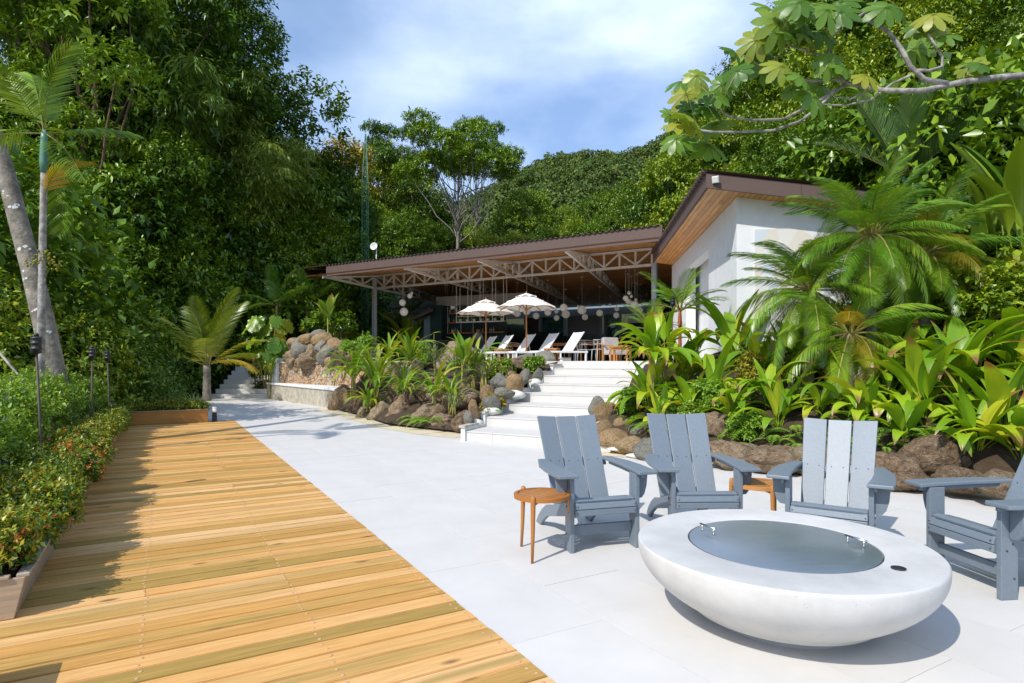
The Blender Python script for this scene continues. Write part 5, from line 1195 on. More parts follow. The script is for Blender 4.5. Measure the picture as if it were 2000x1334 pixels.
for key, px, Y, s in [('bush_fine',10,12.5,1.0), ('bush_fine',115,14,1.0), ('bush_fine',190,16,1.0), ('bush_fine',255,18.5,.9), ('bush_dark',340,27.5,1.4), ('bush_fine',-60,11.5,1.2), ('bush_big',165,15.5,.7), ('bush_fine',60,13.2,1.1), ('bush_dark',245,24,1.3), ('bush_dark',300,26,1.7), ('bush_fine',140,17.5,1.5), ('bush_fine',60,16.5,1.6), ('bush_fine',150,21,1.3), ('bush_dark',90,22,1.7), ('bush_dark',400,29,1.6), ('bush_dark',560,33,1.6), ('bush_dark',500,33,1.9), ('bush_dark',430,32,1.7), ('bush',600,30,1.3), ('bush_dark',660,38,1.8), ('bush_dark',-20,14,1.8)]:
    place_tree(key, {'bush': 'green leafy bush in the undergrowth left of the deck', 'bush_dark': 'dark leafy bush in the shaded undergrowth on the left', 'bush_big': 'large-leaved bush in the undergrowth on the left', 'bush_fine': 'small-leaved bush in the undergrowth left of the deck'}[key], 'bush', px, Y, None, 'undergrowth on the left, ' + key, None, s, name='bush')
# ---- behind the pavilion
place_tree('emergent', 'tall umbrella-crowned tree with pale forked trunk above the pavilion roof', 'tree', 893, 50, 248, None, 2.6, name='tree', wide=.95)
place_tree('emergent', 'flat-topped tree with thin pale stem right of the umbrella-crowned tree', 'tree', 930, 62, 262, None, .3, name='tree', wide=.7)
place_tree('emergent', 'small umbrella-crowned tree left of the tall umbrella-crowned tree', 'tree', 775, 62, 262, None, 4.3, name='tree', wide=.8)
GB = 'trees behind the pavilion'
for key, px, Y, top in [('yellow',655,58,300), ('broad',755,62,300), ('broad2',815,58,360), ('broad',690,54,370), ('dark',850,60,400), ('light',1032,66,385), ('broad',975,64,475), ('broad2',1115,66,410), ('light',1165,60,405), ('light',1215,58,375), ('broad2',1070,62,450), ('yellow',1250,62,365), ('broad',930,58,455), ('dark',790,52,420), ('broad',655,50,400), ('light',1130,54,440), ('broad2',1010,56,460), ('light',860,56,450), ('yellow',1000,54,470), ('dark',735,52,450), ('broad',960,56,470), ('light',1080,54,455), ('light',1180,52,430), ('broad',1230,52,400)]:
    place_tree(key, {'yellow': 'yellowing broadleaf tree behind the pavilion roof', 'broad': 'green broadleaf tree behind the pavilion roof', 'broad2': 'pale-barked broadleaf tree behind the pavilion roof', 'light': 'bright green tree behind the pavilion roof', 'dark': 'dark green tree behind the pavilion roof'}[key], 'tree', px, Y, top, GB + ', ' + key)
# ---- right hillside
GR = 'trees on the right hillside'
for key, px, Y, top in [('broad',1320,46,310), ('broad2',1355,42,280), ('light',1400,44,240), ('broad',1440,38,190), ('dark',1500,42,120), ('broad2',1555,36,90), ('broad',1610,40,10), ('dark',1660,34,-20), ('broad2',1720,38,-90), ('broad',1790,30,20), ('dark',1860,34,-80), ('broad2',1930,28,-40), ('broad',2010,26,-60), ('light',1450,32,260), ('broad',1520,28,260), ('broad2',1580,26,230), ('dark',1400,34,290), ('broad',1650,26,190), ('dark',1710,24,200), ('broad2',1820,24,180), ('broad',1900,22,150), ('dark',1980,22,160), ('broad2',2060,22,0), ('light',1760,22,280), ('dark',1870,20,300), ('broad',1960,18.5,330), ('light',1340,34,330), ('dark',1300,36,360), ('dark',1420,28,350), ('dark',1600,22,350), ('dark',1750,30,100), ('broad',1620,30,110), ('dark',1950,34,-160), ('tall',1880,40,-300), ('tall',2000,36,-300), ('tall',1780,44,-250)]:
    place_tree(key, {'broad': 'green broadleaf tree on the steep right hillside', 'broad2': 'pale-barked broadleaf tree on the steep right hillside', 'light': 'bright green tree on the steep right hillside', 'dark': 'dark green tree on the steep right hillside', 'tall': 'tall dark tree at the top of the right hillside'}[key], 'tree', px, Y, top, GR + ', ' + key)
for key, px, Y, s in [('bush_big',1900,11.5,.8), ('bush_big',1985,10.2,.85), ('bush',1840,12.5,1.), ('bush_dark',1750,14.5,1.4), ('bush_dark',1880,14.5,1.5), ('bush',1960,13,1.3), ('bush_dark',1680,16,1.2), ('bush_big',2040,9.4,.9), ('bush_dark',2030,12,1.5)]:
    place_tree(key, {'bush': 'green leafy bush at the right of the white building', 'bush_dark': 'dark leafy bush at the right of the white building', 'bush_big': 'round-leaved bush at the right picture edge'}[key], 'bush', px, Y, None, 'undergrowth on the right, ' + key, None, s, name='bush', base=terr((px - 1000) / FOC * Y, Y) - .2)
# ---- far hill: forest read as one mass, and the trees that stand out on the ridge
def forest():
    rs = np.random.RandomState(4); P = []; N = []; Ls = []
    for _ in range(4600):
        y = 112 + 245 * rs.rand() ** .8; x = (rs.rand() * 1.15 - .22) * y * .62 + rs.normal() * 4
        if rs.rand() < .1: x = (rs.rand() - .5) * 500
        r = rs.uniform(1.6, 3.9); z = hill_z(x, y) + r * rs.uniform(.3, 1.2); n = int(78 * min(1., 190 / y + .25))
        d = unit(rs.normal(size=(n, 3))); d[:, 2] = np.abs(d[:, 2]) * 1.1 - .15; d = unit(d)
        P.append(np.array([x, y, z]) + d * r * np.array([1, 1, .85]) * (.8 + .25 * rs.rand(n, 1))); N.append(d); Ls.append(np.full(n, r * .30) * (.7 + .6 * rs.rand(n)))
    P = np.concatenate(P); N = np.concatenate(N); Ls = np.concatenate(Ls)
    A = unit(np.cross(N, rs.normal(size=N.shape)) + np.array([0, 0, -.3])); V, T = leaf_tris(P - A * Ls[:, None] * .5, A, N + rs.normal(size=N.shape) * .25, Ls, Ls * .8, .1)
    tag(ob('forest', np_mesh('forest', V, T, M['lf_hill'])), 'distant green forest covering the far hillside', 'forest', None, 'stuff')
forest()
for px, Y, top, key in [(1068,330,278,'emergent'), (1094,335,282,'emergent'), (1130,330,285,'emergent'), (1156,335,280,'emergent'), (1205,330,268,'emergent'), (1225,335,265,'emergent'), (1262,325,262,'emergent'), (1275,320,250,'emergent')]:
    X = (px - 1000) / FOC * Y; place_tree(key, 'small silhouetted tree standing up on the far ridge', 'tree', px, Y, None, 'trees on the far ridge', s=.62 + .12 * math.sin(px), base=hill_z(X, Y) - 1.5, wide=.7)
# ================================================================ GARDEN PLANTS
def strap_leaf(L, W, e0, e1, pet=.22, seg=14, across=8, pleat=.05, twist=0., mat='lf_strap', fold=.12, seed=0):
    """arching pleated leaf growing from the origin towards +x"""
    rs = random.Random(seed); pts = []; p = Vector((0,0,0)); ang = []
    for i in range(seg + 1):
        t = i / seg; a = R(e0 + (e1 - e0) * t ** 1.35); ang.append(a); pts.append(p.copy()); p = p + Vector((math.cos(a), 0, math.sin(a))) * L / seg
    V = []; T = []; at_ = []
    for i in range(seg + 1):
        t = i / seg
        if t < pet: w = .07 * W
        else:
            s = (t - pet) / (1 - pet); w = W * max(.012, math.sin(math.pi * min(1, s ** .78)) ** .85 * (1 - .12 * s)) + .05 * W * (1 - s)
        a = ang[i]; nrm = Vector((-math.sin(a), 0, math.cos(a))); side = Vector((0,1,0)); tw = twist * t
        sd = side * math.cos(tw) + nrm * math.sin(tw); nr = nrm * math.cos(tw) - side * math.sin(tw)
        for j in range(across + 1):
            q = j / across * 2 - 1
            V.append(tuple(pts[i] + sd * (q * w / 2) + nr * (abs(q) * w * fold + (pleat * w * (.5 if j % 2 else -.5) if t > pet else 0) + .03 * W * math.sin(t * 9 + q * 2 + seed)))); at_.append(t)
    n = across + 1
    for i in range(seg):
        for j in range(across): T.append((i * n + j, i * n + j + 1, (i + 1) * n + j + 1, (i + 1) * n + j))
    return np_mesh('leaf', np.array(V), np.array(T), M[mat], False, at_)
STRAP = [strap_leaf(1.15, 0.203, 74, -62, seed=0), strap_leaf(1.0, 0.223, 68, -78, seed=1), strap_leaf(1.2, 0.182, 80, -30, twist=.4, seed=2), strap_leaf(.95, 0.203, 58, -88, twist=-.3, seed=3), strap_leaf(1.05, 0.216, 82, 20, seed=4), strap_leaf(1.1, 0.203, 48, -80, twist=.3, seed=5), strap_leaf(.85, 0.230, 40, -92, seed=6), strap_leaf(1.0, 0.169, 86, 50, twist=-.3, seed=7)]
ARCHL = [strap_leaf(1.05, .085, 72, -70, .1, across=4, mat='lf_strap_l', seed=10), strap_leaf(.95, .09, 60, -85, .1, across=4, mat='lf_strap_l', seed=11), strap_leaf(1.1, .08, 80, -40, .1, across=4, mat='lf_strap_l', twist=.4, seed=12), strap_leaf(.9, .095, 46, -88, .1, across=4, mat='lf_strap_l', twist=-.4, seed=13), strap_leaf(1.0, .09, 84, 10, .1, across=4, mat='lf_strap_l', seed=14)]
GRASSL = [strap_leaf(.6, .022, 80, -30, 0, seg=8, across=2, mat='lf_grass', seed=20), strap_leaf(.55, .024, 66, -60, 0, seg=8, across=2, mat='lf_grass', seed=21), strap_leaf(.5, .022, 84, 40, 0, seg=8, across=2, mat='lf_grass', seed=22)]
PADDLE = [strap_leaf(.85, .23, 84, 55, .2, across=8, mat='lf_strap_l', seed=30), strap_leaf(.75, .22, 70, 20, .2, across=8, mat='lf_strap_l', seed=31), strap_leaf(.8, .2, 88, 75, .25, across=8, mat='lf_strap_l', seed=32)]
HELI = [strap_leaf(2.0, .34, 84, 45, .3, across=8, mat='lf_jungle', fold=.25, seed=40), strap_leaf(1.8, .32, 78, 10, .3, across=8, mat='lf_jungle', fold=.25, seed=41), strap_leaf(2.1, .30, 88, 62, .3, across=8, mat='lf_jungle', fold=.25, seed=42)]
pr = random.Random(11)
SN = []
def rosette(name, label, cat, px, py, Y, leaves, n, s, group=None, spread=(.75, 1.15), r0=.07, dz=0):
    q = snap(px, py, Y) if 1150 < px else None
    if q: s *= q / Y; Y = q
    p = at(px, py, Y); p.z -= .03; gap = max(0, p.z - ground_at(p.x, p.y))
    if gap > .06: p.z -= gap
    else: gap = 0
    t = thing(name, label, cat, tuple(p), pr.uniform(0, 6.28), group); dz += gap
    if gap:                               # raised crowns stand on short stems
        m = MB()
        for i in range(4): m.tube([(.05 * i - .08, .04 * (i % 2), -.05), (.03 * i - .05, 0, gap + .02)], [.022, .014], 6)
        m.build('stem', M['frondstem'], t, True)
    SN.append((label, q is not None))
    for i in range(n):
        a = i * 2.39996 + pr.uniform(-.25, .25); k = s * pr.uniform(*spread); rr0 = r0 * math.sqrt(i / n) * s
        ob('leaf', leaves[(i * 3 + pr.randrange(2)) % len(leaves)], t, (rr0 * math.cos(a), rr0 * math.sin(a), pr.uniform(-.04, .04) + dz), (pr.uniform(-.12, .12), pr.uniform(-.12, .12), a), k)
    return t
for lb, px, py, Y, n, s in [('huge broad pleated strap-leaf plant behind the right adirondack chair', 1868, 770, 6.75, 34, 1.02), ('broad strap-leaf plant left of the huge one on the right slope', 1725, 720, 7.7, 22, .92), ('broad strap-leaf plant at the right picture edge', 1985, 735, 7.3, 24, 1.0), ('broad strap-leaf plant filling the lower right corner of the slope', 1955, 845, 6.5, 20, .9), ('tall strap-leaf plant in front of the white wall corner', 1432, 690, 8.9, 24, 1.0), ('strap-leaf plant arching over the staircase, lower', 1335, 745, 9.4, 28, .92), ('strap-leaf plant arching over the top of the staircase', 1275, 705, 10.6, 26, .9), ('strap-leaf plant by the stair stones', 1268, 790, 9.9, 26, .85), ('small yellowing strap-leaf plant on the bare slope', 1560, 712, 9.0, 12, .85), ('low strap-leaf plant on bare earth behind the middle chair', 1655, 800, 8.0, 10, .8), ('strap-leaf plant behind the huge one, in shade', 1800, 665, 8.6, 18, 1.0), ('strap-leaf plant between the two left groups on the slope', 1390, 775, 9.0, 16, .9), ('strap-leaf plant high on the slope at the right edge', 1930, 655, 8.6, 18, 1.05), ('strap-leaf plant below the lipstick palms', 1300, 680, 11.6, 16, .95), ('strap-leaf plant under the drooping date palm', 1480, 745, 8.9, 14, .9), ('broad strap-leaf plant hanging over the boulders behind the right chair', 1800, 815, 6.9, 22, .95), ('broad strap-leaf plant low beside the right chair back', 1905, 880, 6.35, 18, .85), ('strap-leaf plant on the slope right of the middle chair', 1735, 800, 7.4, 16, .85), ('strap-leaf plant at the foot of the right picture edge', 1995, 900, 6.0, 16, .8), ('strap-leaf plant spilling over the boulders left of the right chair', 1770, 865, 6.85, 16, .75), ('strap-leaf plant crowding behind the huge one, left side', 1700, 765, 7.9, 18, .85), ('strap-leaf plant low behind the second chair', 1350, 815, 8.9, 18, .75), ('strap-leaf plant filling the slope above the middle chair', 1500, 790, 8.6, 16, .75), ('strap-leaf plant filling the slope right of the palms', 1850, 715, 7.6, 20, .95), ('strap-leaf plant in the middle of the slope below the palms', 1620, 745, 8.6, 14, .75), ('strap-leaf plant low on the slope above the second chair', 1430, 815, 8.6, 18, .72), ('strap-leaf plant low on the slope left of the middle chair', 1520, 830, 8.3, 18, .7), ('strap-leaf plant low on the slope behind the middle chair', 1600, 815, 8.2, 16, .7), ('strap-leaf plant low on the slope right of the middle chair', 1690, 825, 7.7, 18, .75), ('strap-leaf plant beside the stair stones, lowest', 1290, 825, 9.5, 18, .7), ('strap-leaf plant below the white wall, right of the tall one', 1530, 725, 9.4, 18, .85), ('strap-leaf plant between the palms and the huge plant', 1770, 735, 7.9, 20, .9)]:
    rosette('strap_leaf_plant', lb, 'plant', px, py, Y, STRAP, n, s, 'broad strap-leaf plants of the right garden')
for lb, px, py, Y, n, s in [('arching strap-leaf plant at the left end of the rock garden', 690, 735, 17.2, 34, 1.25), ('arching strap-leaf plant hanging over the boulders left of centre', 735, 752, 15.9, 36, 1.25), ('arching strap-leaf plant growing low between the boulders', 848, 770, 13.7, 26, .95), ('arching strap-leaf plant on top of the left rock garden', 800, 705, 16.2, 26, 1.1), ('arching strap-leaf plant beside the paddle-leaf plant', 925, 720, 14.6, 30, 1.0), ('arching strap-leaf plant at the foot of the pavilion post', 760, 700, 18.2, 26, 1.15), ('arching strap-leaf plant spilling over the lowest left boulders', 720, 790, 15.6, 26, .9), ('arching strap-leaf plant in the gap above the lowest boulders', 880, 770, 13.2, 22, .8), ('arching strap-leaf plant between the tall boulders', 790, 765, 14.6, 24, .9), ('arching strap-leaf plant behind the stair stones', 950, 738, 14.6, 22, .8), ('arching plant beside the garden steps', 528, 732, 23.4, 26, 1.0)]:
    rosette('arching_plant', lb, 'plant', px, py, Y, ARCHL, n, s, 'arching plants of the left garden')
for lb, px, py, Y, n, s in [('pale variegated grass tuft on the left boulders', 790, 735, 15.6, 60, 1.25), ('pale variegated grass tuft behind the boulders', 850, 705, 16.4, 60, 1.25), ('pale variegated grass tuft beside the paddle-leaf plant', 890, 725, 14.9, 60, 1.3), ('pale grass tuft by the stair stones', 945, 735, 14.2, 44, 1.1), ('pale grass tuft hanging over the lowest boulders', 885, 790, 13.0, 40, .9), ('pale grass tuft at the far left end of the rock garden', 715, 705, 18.3, 44, 1.2), ('feathery grass tuft in the far planter', 378, 800, 15.2, 70, 1.15), ('feathery grass tuft behind the far planter', 330, 790, 16.5, 60, 1.2), ('grass tuft on the slope under the white wall', 1545, 700, 9.6, 36, .9)]:
    t = rosette('grass_tuft', lb, 'grass', px, py, Y, GRASSL, n, s, 'grass tufts in the beds', r0=.12)
rosette('paddle_leaf_plant', 'upright paddle-leaf plant in the left rock garden near the stairs', 'plant', 905, 712, 14.2, PADDLE, 9, 1.0, r0=.12)
rosette('paddle_leaf_plant', 'upright paddle-leaf plant beside the rock pile', 'plant', 640, 620, 24.5, PADDLE, 10, 1.2, r0=.15)
p = at(848, 700, 13.0); gl_ = p.z - ground_at(p.x, p.y); t = thing('leaf_stalk', 'single pale green leaf held up on a thin stalk before the dark bar pier', 'leaf', tuple(p))
MB().tube([(.03,0,-gl_ - .03), (0,0,-.2), (-.01,0,.3), (.0,0,.52)], .004, 5).build('stalk', M['frondstem'], t, True)
o = ob('leaf', PADDLE[1], t, (-.08,0,.50), (0, R(38), .1), .34)
for lb, px, py, Y, n, s in [('banana-like heliconia clump at the right edge below the cecropia', 1935, 560, 10.5, 12, 1.05), ('heliconia clump at the far right', 1998, 520, 9.6, 10, 1.05), ('heliconia clump inside the pavilion left corner', 785, 690, 37.5, 14, 1.3), ('heliconia clump left of the pavilion post', 690, 690, 37, 12, 1.2), ('heliconia clump beside the rock pile', 660, 690, 28.5, 12, .8), ('heliconia clump behind the blue-grey side wall', 800, 690, 35, 14, 1.4), ('heliconia clump right of the white building', 1870, 640, 10.0, 10, .8)]:
    rosette('heliconia', lb, 'plant', px, py, Y, HELI, n, s, 'heliconia clumps', r0=.35)
# ---- ferns
def fern_frond(L, n, wd, seed):
    rs = random.Random(seed); P = []; A = []; N = []; LL = []; m = []
    for i in range(n):
        t = (i + 1) / n; x = L * (t - .12 * t * t); z = L * (.62 * t - .75 * t * t)
        l = wd * math.sin(math.pi * min(1, .12 + t * .88)) ** .8 + .012
        for s in (-1, 1): P.append((x, 0, z)); A.append((.35, s, -.18)); N.append((.2, 0, 1)); LL.append(l * rs.uniform(.85, 1.1))
    for i in range(8): t = i / 8; P.append((L * (t - .12 * t * t), 0, L * (.62 * t - .75 * t * t) - .003)); A.append((1, 0, .62 - 1.5 * t)); N.append((0, 1, .3)); LL.append(L / 6)
    LL = np.array(LL); W = np.concatenate([LL[:2 * n] * 0 + L / n * .95, np.full(8, .012)])
    V, T = leaf_tris(np.array(P, float), np.array(A, float), np.array(N, float), LL, W, .1); return np_mesh('frond', V, T, M['lf_fern'])
FERN = [fern_frond(.55, 17, .085, 1), fern_frond(.48, 16, .075, 2), fern_frond(.62, 19, .09, 3)]
for k, (px, py, Y, n, s) in enumerate([(1600,690,9.5,11,1.1), (1660,700,9.2,11,1.15), (1630,660,10,11,1.2), (1480,830,8.5,9,.95), (1520,855,8.2,10,.9), (1550,840,8.4,9,.9), (1420,845,8.6,8,.85), (1720,790,7.9,10,1), (1690,815,7.8,8,.9), (1770,845,7.2,9,.9), (1840,835,7.1,8,.8), (1600,770,8.9,9,.9), (1330,800,9.3,9,.9), (1380,820,8.9,9,.85), (1290,830,9.6,9,.8), (1450,770,9.2,9,1), (1240,815,10.1,8,.7), (1580,650,10.6,10,1.1), (1700,740,8.6,9,1), (1760,760,8.1,10,1), (840,822,13.0,10,1.0), (815,815,13.6,9,1.0), (788,830,13.8,6,.7), (955,800,12.2,7,.55), (1270,835,9.6,8,.8), (1640,870,7.8,7,.7), (60,960,6.7,9,1.0), (25,1000,6.2,8,1.0), (1660,860,7.7,8,.8), (1540,770,9.1,8,.9), (1430,870,8.3,8,.7), (1490,880,8.0,9,.75), (1600,850,8.0,9,.8), (1570,870,7.9,8,.7), (1690,850,7.5,9,.8), (1730,870,7.2,8,.7), (1400,790,9.3,9,.9), (1460,810,8.9,9,.8), (1310,860,9.1,7,.6), (1790,780,7.7,9,.9)]):
    side = 'right garden slope' if px > 1200 else ('hedge behind the planters' if px < 200 else 'left boulders')
    rosette('fern', 'light green fern growing in the ' + side, 'fern', px, py, Y, FERN, n, s, 'ferns in the ' + side, (.7, 1.2))
# ---- palms
def palm_frond(L, npair, e0, e1, ll, lw, vee=.35, droop=.3, mat='lf_palm', seed=0, fwd=.55, stem=.012, bare=.16):
    rs = random.Random(seed); seg = 24; pts = []; p = Vector((0,0,0)); tan = []
    for i in range(seg + 1):
        a = R(e0 + (e1 - e0) * (i / seg) ** 1.4); tg = Vector((math.cos(a), 0, math.sin(a))); tan.append(tg); pts.append(p.copy()); p = p + tg * L / seg
    V = []; T = []
    def tri(a, b, c): i = len(V); V.extend([tuple(a), tuple(b), tuple(c)]); T.append((i, i+1, i+2))
    for i in range(seg):                    # rachis: two crossed narrow blades, thick at the foot
        r0 = stem * (1 - i / seg) + .002; r1 = stem * (1 - (i + 1) / seg) + .002
        for ax in (Vector((0,1,0)), Vector((-tan[i].z, 0, tan[i].x))):
            a, b, c, d = pts[i] - ax * r0, pts[i] + ax * r0, pts[i+1] + ax * r1, pts[i+1] - ax * r1
            tri(a, b, c); tri(a, c, d)
    nst = len(T)
    for k in range(npair):
        t = bare + (1 - bare) * (k + .5) / npair; f = t * seg; i = min(seg - 1, int(f)); q = pts[i].lerp(pts[i+1], f - i); tg = tan[i]; up = Vector((-tg.z, 0, tg.x))
        s_ = (t - bare) / (1 - bare); l = ll * (math.sin(math.pi * min(1, .2 + .8 * s_)) ** .6 * .9 + .1) * rs.uniform(.9, 1.08)
        for sd in (-1, 1):
            ax = (Vector((0,sd,0)) + tg * (fwd + .5 * s_) + up * (vee + rs.uniform(-.12, .12))).normalized(); wv = ax.cross(up).normalized() * lw * .5 * sd
            wv = (tg * .9 + up * .2).normalized() * lw * .5
            m1 = q + ax * l * .5 + Vector((0,0,-droop * l * .22)); m2 = q + ax * l * .95 + Vector((0,0,-droop * l))
            a, b, c, d = q - wv * .5, q + wv * .5, m1 + wv, m1 - wv
            i0 = len(V); V.extend([tuple(a), tuple(b), tuple(c), tuple(d), tuple(m2)]); T.extend([(i0, i0+1, i0+2), (i0, i0+2, i0+3), (i0+3, i0+2, i0+4)])
    me = np_mesh('frond', np.array(V), np.array(T), M[mat]); me.materials.append(M['frondstem'])
    mi = np.zeros(len(T), dtype=np.int32); mi[:nst] = 1; me.polygons.foreach_set('material_index', mi); return me
def palm(label, base, height, fronds, n, s, trunk_r, bark, shaft=None, name='palm', elev=(70, -20), group=None, lean=(0,0), rz=0., yaws=None, order='ring'):
    base = Vector(base); g_ = ground_at(base.x, base.y) - .05
    if base.z > g_: height += base.z - g_; base.z = g_
    t = thing(name, label, 'palm', tuple(base), rz, group); top = Vector((lean[0], lean[1], height)); m = MB(); k = 14
    for i in range(k + 1):
        pass
    pts = [Vector((lean[0] * (i / k) ** 1.6, lean[1] * (i / k) ** 1.6, height * i / k)) for i in range(k + 1)]
    m.tube([tuple(p) for p in pts], [trunk_r * (1.25 - .35 * i / k) * (1 + .05 * (i % 2)) for i in range(k + 1)], 10); m.build('trunk', M[bark], t, True)
    if shaft: MB().tube([tuple(top - Vector((0,0,.02))), tuple(top + Vector((0,0,shaft * .25))), tuple(top + Vector((0,0,shaft * .8))), tuple(top + Vector((0,0,shaft)))], [trunk_r * 1.05, trunk_r * 1.25, trunk_r * .95, trunk_r * .6], 10).build('crownshaft', M['crownshaft' if bark != 'rust' else 'rust'], t, True); top = top + Vector((0,0,shaft * .92))
    for i in range(n):
        a = i * 2.39996 if yaws is None else R(yaws[i]); f = i / max(1, n - 1); el = elev[0] + (elev[1] - elev[0]) * f + pr.uniform(-6, 6)
        o = ob('frond', fronds[i % len(fronds)], t, tuple(top + Vector((math.cos(a), math.sin(a), 0)) * trunk_r * .5), (pr.uniform(-.2, .2), -R(el), a), s * pr.uniform(.88, 1.1))
        o.rotation_mode = 'XYZ'
    return t
COCO = [palm_frond(2.1, 50, 0, -38, .52, .028, .25, .35, seed=1), palm_frond(1.9, 46, 0, -55, .5, .028, .2, .45, seed=2), palm_frond(2.2, 50, 0, -22, .52, .028, .3, .3, 'lf_palm', 3)]
COCOY = [palm_frond(1.8, 44, 0, -70, .45, .026, .1, .5, 'lf_palm_y', 4)]
CPALM = [palm_frond(2.1, 50, 0, -38, .52, .03, .25, .35, 'lf_coco', 1), palm_frond(1.9, 46, 0, -50, .5, .03, .2, .45, 'lf_coco', 2), palm_frond(2.2, 50, 0, -20, .52, .03, .3, .3, 'lf_coco', 3)]
palm('young coconut palm with yellow stalks beside the far garden steps', at(404, 738, 22.2), .45, CPALM + CPALM + COCOY, 15, 1.32, .13, 'bark_grey', None, 'coconut_palm', (88, 12))
DATE = [palm_frond(1.3, 70, 0, -60, .30, .0135, .3, .6, seed=5, fwd=.45), palm_frond(1.2, 66, 0, -80, .29, .0135, .2, .8, seed=6, fwd=.45), palm_frond(1.35, 70, 0, -42, .31, .0135, .35, .55, seed=7, fwd=.45)]
DATEY = [palm_frond(1.2, 64, 0, -85, .28, .0135, .1, .7, 'lf_palm_y', 8, fwd=.45)]
GD = 'drooping date palms beside the white building'
palm('drooping fine-leaved date palm tallest of the group beside the white building', at(1700, 660, 9.0), 1.5, DATE + DATE, 48, 1.0, .07, 'bark_grey', None, 'date_palm', (86, -60), GD)
palm('drooping fine-leaved date palm with yellow lower fronds, right of the tallest', at(1805, 650, 9.6), 1.25, DATE + DATEY, 44, 1.0, .07, 'bark_grey', None, 'date_palm', (75, -55), GD)
palm('drooping fine-leaved date palm before the mural wall', at(1580, 668, 9.4), .8, DATE + DATE, 40, .95, .065, 'bark_grey', None, 'date_palm', (86, -55), GD)
palm('drooping fine-leaved date palm, lowest, above the ferns', at(1660, 700, 8.7), .35, DATE + DATEY, 24, .9, .06, 'bark_grey', None, 'date_palm', (75, -45), GD)
FAN = [palm_frond(2.3, 38, 0, -18, .75, .06, .9, .1, 'lf_fan', 9, fwd=1.1), palm_frond(2.2, 36, 0, -30, .75, .06, .9, .12, 'lf_fan', 10, fwd=1.1)]
palm('tall upright grey-green palm behind the date palms', at(1768, 560, 12.2), 1.7, FAN, 11, .8, .06, 'frondstem', .5, 'tall_palm', (86, 30))
LIP = [palm_frond(1.0, 26, 0, -35, .36, .024, .4, .25, 'lf_palm', 11, fwd=.9), palm_frond(.95, 24, 0, -55, .34, .024, .35, .3, 'lf_palm', 12, fwd=.9)]
palm('lipstick palm with red-brown stem before the white building', at(1328, 690, 12.6), .55, LIP, 11, 1.05, .035, 'rust', .35, 'lipstick_palm', (82, 15), 'lipstick palms')
palm('small lipstick palm left of the torch by the white building', at(1270, 695, 13.4), .35, LIP, 11, .8, .03, 'rust', .25, 'lipstick_palm', (82, 10), 'lipstick palms')
for lb, px, py, Y, h, n, s in [('palm with arching fronds behind the elephant-ear plant', 540, 650, 27.5, 1.2, 9, .95), ('palm with arching fronds above the rock pile', 600, 650, 28.5, 1.3, 10, .95), ('palm in the shade at the left of the pavilion post', 690, 640, 37, 1.0, 9, 1.0), ('palm behind the pavilion corner post', 800, 640, 38, .8, 12, 1.1)]:
    palm(lb, at(px, py, Y), h, COCO, n, s, .06, 'frondstem', None, 'arching_palm', (80, 5), 'arching palms at the far bed')
# tall thin palm at the left with green crownshaft
pb = at(78, 812, 9.2); pt = at(86, 335, 9.2)
AREC = [palm_frond(2.1, 34, 0, -48, .62, .05, .1, .4, 'lf_dark', 13, fwd=.6), palm_frond(2.0, 34, 0, -30, .6, .05, .15, .35, 'lf_dark', 14, fwd=.6)]
ARECY = [palm_frond(1.5, 34, 0, -110, .42, .03, .1, .6, 'lf_palm_y', 15, fwd=.6)]
t = palm('tall thin-stemmed palm with pale blue-green crownshaft at the left', pb, pt.z - pb.z, AREC, 7, .72, .048, 'bark_pale', .62, 'thin_palm', (88, -45), None, (pt.x - pb.x, 0))
tp_ = Vector((pt.x - pb.x, 0, pt.z - pb.z + .55)); ob('frond', ARECY[0], t, tuple(tp_), (.2, -R(75), R(-25)), .75)
m = MB(); rs = random.Random(2)
for i in range(90): a = rs.uniform(0, 6.28); r = rs.uniform(.02, .26); m.sphere((tp_.x + r * math.cos(a), r * math.sin(a), tp_.z - .72 - r * .7 + rs.uniform(-.12, .06)), .018, 5, 4)
tag(m.build('fruit_cluster', M['lf_yellow'], t, True), kind='stuff')
# ---- leaning tree at the left
lt = thing('leaning_tree', 'thick leaning tree trunk with white lichen spots at the left edge', 'tree', tuple(at(120, 812, 10.2)))
L0 = lt.location
pth = [Vector(at(x, y, Y)) - L0 for x, y, Y in ((139,900,10.2), (112,760,10.2), (88,640,10.2), (60,520,10.25), (33,420,10.3), (8,325,10.35), (-25,220,10.4), (-70,90,10.5), (-110,-60,10.6))]
rads = [.20, .175, .158, .148, .14, .133, .125, .11, .09]
MB().tube(pth, rads, 18).build('trunk', M['bark_grey'], lt, True)
rs = random.Random(9); lm = MB()
for i in range(46):
    f = rs.uniform(.2, 4.6); k = int(f); c = pth[k].lerp(pth[k+1], f - k); r = rads[k] * (1 - (f - k)) + rads[k+1] * (f - k); a = rs.uniform(-2.6, -.5); n = Vector((math.cos(a), math.sin(a), .1)).normalized()
    up = (pth[k+1] - pth[k]).normalized(); sd = n.cross(up).normalized(); e = rs.uniform(.012, .034); b = len(lm.v); q = c + n * (r + .002)
    for j in range(9): an = 2 * math.pi * j / 9; rr = e * rs.uniform(.7, 1.2); lm.v.append(q + sd * math.cos(an) * rr * 1.3 + up * math.sin(an) * rr - n * (rr * math.cos(an)) ** 2 * 3)
    lm.f.append(list(range(b, b + 9)))
lm.build('lichen_spots', M['lichen'], lt)
rs = random.Random(21); cl = [tuple(pth[-1] + Vector((rs.uniform(-2,2.4), rs.uniform(-1.5,2), rs.uniform(-.6,2)))) + (rs.uniform(.8, 1.3),) for _ in range(6)]
ob('crown', crown('crown', cl, 70, 8, .2, .09, M['lf_dark'], 33), lt)
